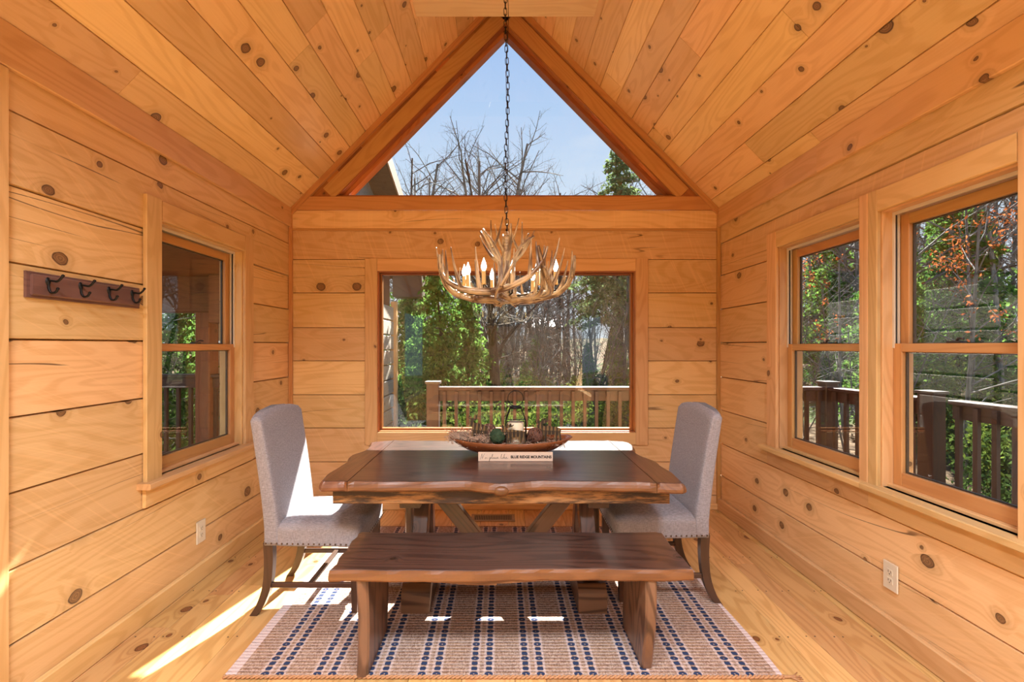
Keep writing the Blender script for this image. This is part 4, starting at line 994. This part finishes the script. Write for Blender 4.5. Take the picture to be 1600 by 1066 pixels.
# ------------------------------------------------------------------ trees
def grow(m, R, p, d, L, r, lvl, maxl, nb, spread=.75, up=.15, sides=5):
    k = 5 if lvl == 0 else 3; P = [p]; q = p.copy(); dd = d.copy()
    for i in range(k):
        dd = (dd+Vector((R.gauss(0, 1), R.gauss(0, 1), R.gauss(0, .6)))*(.05 if lvl == 0 else .16)+Vector((0, 0, up*(.3 if lvl else .1)))).normalized()
        q = q+dd*(L/k); P.append(q.copy())
    m.tube(P, [lerp(r, r*(.35 if lvl == 0 else .3), i/k) for i in range(k+1)], max(3, sides-lvl), cap=False, smooth=lvl == 0)
    if lvl >= maxl: return
    for i in range(nb[lvl]):
        f = lerp(.28 if lvl == 0 else .2, 1.0, (i+R.random())/nb[lvl]); a = f*k; j = min(int(a), k-1); pp = P[j].lerp(P[j+1], a-j)
        ax = (P[j+1]-P[j]).normalized(); o = ax.orthogonal().normalized(); o.rotate(Matrix.Rotation(R.random()*2*PI, 3, ax))
        nd = (ax*(1-spread*R.uniform(.6, 1))+o*spread).normalized()
        grow(m, R, pp, nd, L*R.uniform(.28, .48)*(1.15-f*.55), r*.36*(1.15-f*.5), lvl+1, maxl, nb, spread, up, sides)
def bare_tree(seed, h=10, r=.12, nb=(15, 6, 5, 3), maxl=3, mat='bark', spread=.62):
    R = random.Random(seed); m = MB(); grow(m, R, Vector((0, 0, -.2)), Vector((R.gauss(0, .04), R.gauss(0, .04), 1)), h*.95, r, 0, maxl, nb, spread)
    o = m.build('bare_tree', M[mat]); return o
def leafq(m, p, s, R, tint, droop=0.0):
    a = Vector((R.gauss(0, 1), R.gauss(0, 1), R.gauss(0, .6))).normalized(); b_ = a.orthogonal().normalized(); b_.rotate(Matrix.Rotation(R.random()*6.28, 3, a)); c = a.cross(b_)
    n = len(m.v); m.v += [tuple(p-b_*s), tuple(p-c*s*.45), tuple(p+b_*s), tuple(p+c*s*.45)]; m.g += [(0, 0, 0)]*4; m.t += [tint]*4; m.f.append([n, n+1, n+2, n+3]); m.sm.append(False)
def evergreen(seed, h=6.0, rad=1.5, dens=1.0, mat='needle', z0=.4, ls=.075, whorl=34):
    R = random.Random(seed); tr = MB(); lf = MB()
    tr.tube([(R.gauss(0, .02)*i, R.gauss(0, .02)*i, h*i/8-.2) for i in range(9)], [lerp(.085, .015, i/8) for i in range(9)], 7)
    for i in range(whorl):
        f = i/whorl; z = lerp(z0, h, f); L0 = rad*(1-f)**.75+.12
        for k in range(int(6)):
            a = R.random()*2*PI; L = L0*R.uniform(.6, 1.1); e = Vector((math.cos(a), math.sin(a), 0)); P = [Vector((0, 0, z)), Vector((0, 0, z))+e*L*.5+Vector((0, 0, .10*L)), Vector((0, 0, z))+e*L+Vector((0, 0, -.10*L))]
            tr.tube(P, [.014, .009, .003], 3, cap=False)
            cnt = int(L*46*dens)
            for q in range(cnt):
                t_ = R.random()**.7; pp = P[0].lerp(P[1], t_*2) if t_ < .5 else P[1].lerp(P[2], t_*2-1)
                wv = .30*L*(1-.5*t_)+.05; pp = pp+Vector((-e.y, e.x, 0))*R.uniform(-wv, wv)+Vector((0, 0, R.uniform(-.10, .06)))
                leafq(lf, pp, ls*R.uniform(.7, 1.5), R, R.random())
    o = tr.build('evergreen_tree', M['barkd']); l = lf.build('foliage', M[mat], o); return o
def shrub(seed, h=1.6, w_=.9, n=1500, mat='shrub', ls=.05):
    R = random.Random(seed); st = MB(); lf = MB()
    for i in range(14):
        a = R.random()*6.28; P = bez([(0, 0, -.1), (math.cos(a)*w_*.3, math.sin(a)*w_*.3, h*.45), (math.cos(a)*w_*R.uniform(.5, 1), math.sin(a)*w_*R.uniform(.5, 1), h*R.uniform(.7, 1))], 3)
        st.tube(P, [lerp(.014, .004, k/(len(P)-1)) for k in range(len(P))], 4, cap=False)
        for k in range(n//14): p = P[R.randrange(2, len(P))]+Vector((R.gauss(0, .16), R.gauss(0, .16), R.gauss(0, .16)))*w_; leafq(lf, p, ls*R.uniform(.6, 1.4), R, R.random())
    o = st.build('shrub', M['barkd']); lf.build('foliage', M[mat], o); return o
def put(o, x, y, s, rz, label, cat, group):
    if group:
        px = 783+711*x/max(y, .1)
        sec = next((t_ for lim, t_ in ((330, 'beyond the porch beam'), (640, 'towards the log wing'), (700, 'behind the hemlocks'), (745, 'just past the hemlocks'), (790, 'in line with the lantern'), (835, 'just past the chandelier chain'), (880, 'over the middle balusters'), (925, 'over the far balusters'), (975, 'by the picture window edge'), (1225, 'hidden side of the corner'), (1275, 'at the narrow sash edge'), (1320, 'in the narrow sash'), (1430, 'beside the window mullion'), (1500, 'in the wider sash'), (1590, 'at the wide sash edge')) if px < lim), 'past the wide sash')
        row = 'nearest row' if y < 11 else 'second row' if y < 16 else 'third row' if y < 21 else 'fourth row' if y < 27 else 'fifth row' if y < 33 else 'last row'
        label = f"{label}, {sec}, {row}"
    o.location = (x, y, gz(x, y)-.05); o.scale = (s, s, s); o.rotation_euler = (0, 0, rz); tag(o, label, cat, group)
R = random.Random(11)
bare = [bare_tree(1), bare_tree(2, 11, .15), bare_tree(5, 9, .09, (13, 6, 5, 3)), bare_tree(8, 10, .10, mat='barkd'), bare_tree(9, 9.5, .085, mat='barkp')]
used = {}
def use(lst, k, deep=False):
    key = id(lst[k])
    if key not in used: used[key] = 1; return lst[k]
    return copy_tree(lst[k])
BL = 'slender bare deciduous tree'
# the stand of bare trees behind
for i in range(84):
    d = R.uniform(19, 40); x = R.uniform(-.36, .42)*d
    if -.20 < x/d < -.02 and d < 16: d += 8
    rt = R.uniform(.26, .45) if x < .04*d else R.uniform(.24, .35)
    put(use(bare, R.randrange(5)), x, d, (2.6+rt*d)/10.2, R.random()*6.28, BL, 'tree', 'bare trees behind the picture window')
put(bare_tree(21, 6.4, .19, (13, 7, 5, 3), mat='barkd'), -.12, 12.5, 1.0, 2.0, 'dark thick-trunked tree in the middle of the picture window view', 'tree', None); bare_dark = bpy.context.collection.objects[-1]
for i in range(26):
    d = R.uniform(13, 30); x = R.uniform(.42, .85)*d+R.uniform(0, 2)
    put(use(bare, R.randrange(5)), x, d, R.uniform(.8, 1.1), R.random()*6.28, 'bare tree off the deck corner', 'tree', 'bare trees off the deck corner')
# woods at the right
BR = 'bare deciduous tree on the slope'
for i in range(32):
    d = R.uniform(9.5, 28); x = R.uniform(.58, 1.35)*d
    if x < 5.6: x += 2.5
    put(use(bare, R.randrange(5)), x, d, R.uniform(.75, 1.1), R.random()*6.28, BR, 'tree', 'bare trees outside the twin windows')
for i in range(14):
    a = R.uniform(.72, 1.6); d = R.uniform(20, 45); put(use(bare, R.randrange(5)), d*math.sin(a), d*math.cos(a), 1.2, R.random()*6.28, BR, 'tree', 'bare trees outside the twin windows')
for i in range(16):
    a = R.uniform(-1.5, -.35); d = R.uniform(16, 34); put(use(bare, R.randrange(5)), d*math.sin(a), d*math.cos(a), 1.0, R.random()*6.28, 'bare porch-side tree', 'tree', 'bare trees beyond the porch')
def brush(seed):
    R = random.Random(seed); m = MB()
    for i in range(5): grow(m, R, Vector((R.gauss(0, .25), R.gauss(0, .25), -.1)), Vector((R.gauss(0, .3), R.gauss(0, .3), 1)).normalized(), R.uniform(3.0, 4.6), .028, 0, 2, (14, 8), .7, sides=4)
    return m.build('bare_sapling', M['bark'])
br = [brush(31), brush(32)]
for i in range(46):
    d = R.uniform(13, 38); x = R.uniform(-.22, .45)*d; put(use(br, R.randrange(2)), x, d, R.uniform(.8, 1.25), R.random()*6.28, 'thin many-stemmed bare sapling', 'sapling', 'bare saplings beyond the railing')
for i in range(22):
    d = R.uniform(9, 24); x = R.uniform(.6, 1.35)*d
    if x < 6: x = 6+R.random()*2
    put(use(br, R.randrange(2)), x, d, R.uniform(.6, 1.0), R.random()*6.28, 'thin bare sapling on the slope', 'sapling', 'bare saplings outside the twin windows')
# evergreens
ev = [evergreen(3, 6.2, 1.55), evergreen(4, 5.2, 1.3), evergreen(6, 11, 2.2, 1.3, 'pine', 3.0, .075, 34)]
put(use(ev, 0), -1.55, 11.0, .80, 0, 'broad sunlit hemlock beside the log wing in the picture window', 'tree', None)
put(use(ev, 1), -.95, 12.6, .86, 1, 'smaller hemlock just past the broad one, near the dark trunk', 'tree', None)
put(use(ev, 0), -2.6, 13.5, .92, 2, 'hemlock half hidden by the log wing', 'tree', None)
put(use(ev, 2), 5.5, 21.0, 1.13, 0, 'tall pine at the corner of the gable window', 'tree', None)
for (x, d, s) in ((.9, 17, .40), (3.4, 18, .42), (5.0, 20, .55), (1.6, 21, .45), (-.4, 20, .6), (-3.6, 19, .8), (2.4, 15, .30)):
    put(use(ev, R.randrange(2)), x, d, s, R.random()*6, 'young evergreen among bare trunks', 'tree', 'young evergreens behind the railing')
for (x, d, s) in ((9, 10.5, .8), (12, 12, 1.0), (15, 15, 1.1), (11, 15, .9), (18, 14, 1.2), (20, 20, 1.3), (14, 20, 1.1)):
    put(use(ev, R.randrange(2)), x, d, s, R.random()*6, 'evergreen on the slope', 'tree', 'evergreens outside the twin windows')
for (x, d, s) in ((-6.2, 9, .75), (-9, 11, 1.0), (-8, 7, .9), (-11, 9, 1.1)):
    put(use(ev, R.randrange(2)), x, d, s, R.random()*6, 'evergreen by the porch', 'tree', 'evergreens beyond the porch')
for i in range(9): put(use(br, i % 2), -R.uniform(5.5, 8), R.uniform(7.5, 11), .8, R.random()*6, 'thin bare sapling', 'sapling', 'bare saplings beyond the porch')
# shrubs
sh = [shrub(1), shrub(2, 2.0, 1.0, 1700), shrub(3, 2.2, .8, 700, 'redleaf', .06), shrub(4, 1.6, 1.1, 1800, 'shrubd')]
for i in range(30):
    d = R.uniform(7.5, 17); x = R.uniform(-.30, .42)*d; put(use(sh, R.choice((0, 1, 3, 3))), x, d, R.uniform(.6, 1.0), R.random()*6, 'leafy green shrub below the deck', 'shrub', 'shrubs behind the railing')
for i in range(24):
    d = R.uniform(5.5, 14); x = R.uniform(.75, 1.35)*d
    if x < 5.5: x = 5.5+R.random()
    put(use(sh, R.choice((0, 0, 1, 3))), x, d, R.uniform(.5, .9), R.random()*6, 'yellow-green shrub on the slope', 'shrub', 'shrubs outside the twin windows')
put(sh[2], 7.4, 5.6, .8, 1, 'low shrub with rusty red leaves on the slope outside the twin windows', 'shrub', None)
# oak saplings that keep their rusty leaves
def oak(seed):
    R = random.Random(seed); m = MB(); grow(m, R, Vector((0, 0, -.1)), Vector((.05, 0, 1)), 5.0, .05, 0, 2, (12, 5), .7); lf = MB()
    vs = m.v
    for i in range(800):
        p = Vector(vs[R.randrange(len(vs)//3, len(vs))]); 
        if noise.noise(p*.9) < .18: continue
        for q_ in range(2): leafq(lf, p+Vector((R.gauss(0, .06), R.gauss(0, .06), R.gauss(0, .06))), R.uniform(.022, .045), R, R.random())
    o = m.build('oak_sapling', M['bark']); lf.build('foliage', M['redleaf'], o); return o
ok = [oak(1)]
put(use(ok, 0), 7.0, 6.9, .85, 0, 'oak sapling with rusty red leaves nearest the twin windows', 'tree', None)
put(use(ok, 0), 6.6, 8.6, .8, 2, 'oak sapling with rusty red leaves seen in the narrower sash', 'tree', None)
put(use(ok, 0), 9.6, 9.4, 1.0, 4, 'oak sapling with rusty leaves deeper on the slope', 'tree', None)
# distant house with a pale roof
t = thing('distant_house', (4.3, 46, 1.0), 'distant pale roofed house glimpsed through the bare trees', 'building')
m = MB(); m.board((-1.6, -1.2, -2), (1.6, 1.2, 2.0), 0, .01); m.build('wall', M['fascia'], t)
m = MB()
for s in (-1, 1): m.prism([(0, 0), (1.9, 0), (1.9, .08), (0, .08)], (-1.9, 0, 3.1), Vector((0, s, -.6)).normalized(), Vector((0, s*.6, 1)).normalized(), (1, 0, 0), 3.8)
m.build('roof', M['tinroof'], t)
# flat boulder at the deck's edge
m = MB(); m.lathe([(0, -.3), (.5, -.3), (.55, -.05), (.42, .12), (.2, .17), (0, .18)], (0, 0, 0), 20, 1.4, 1.0)
for i in range(len(m.v)): v = Vector(m.v[i]); m.v[i] = tuple(v*(1+.12*noise.noise(v*2.2)))
o = tag(m.build('boulder', M['concrete']), 'pale flat boulder beyond the deck beside the log wing', 'rock'); o.location = (-1.75, 8.6, -.75); o.scale = (1.3, 1.3, 1.2)
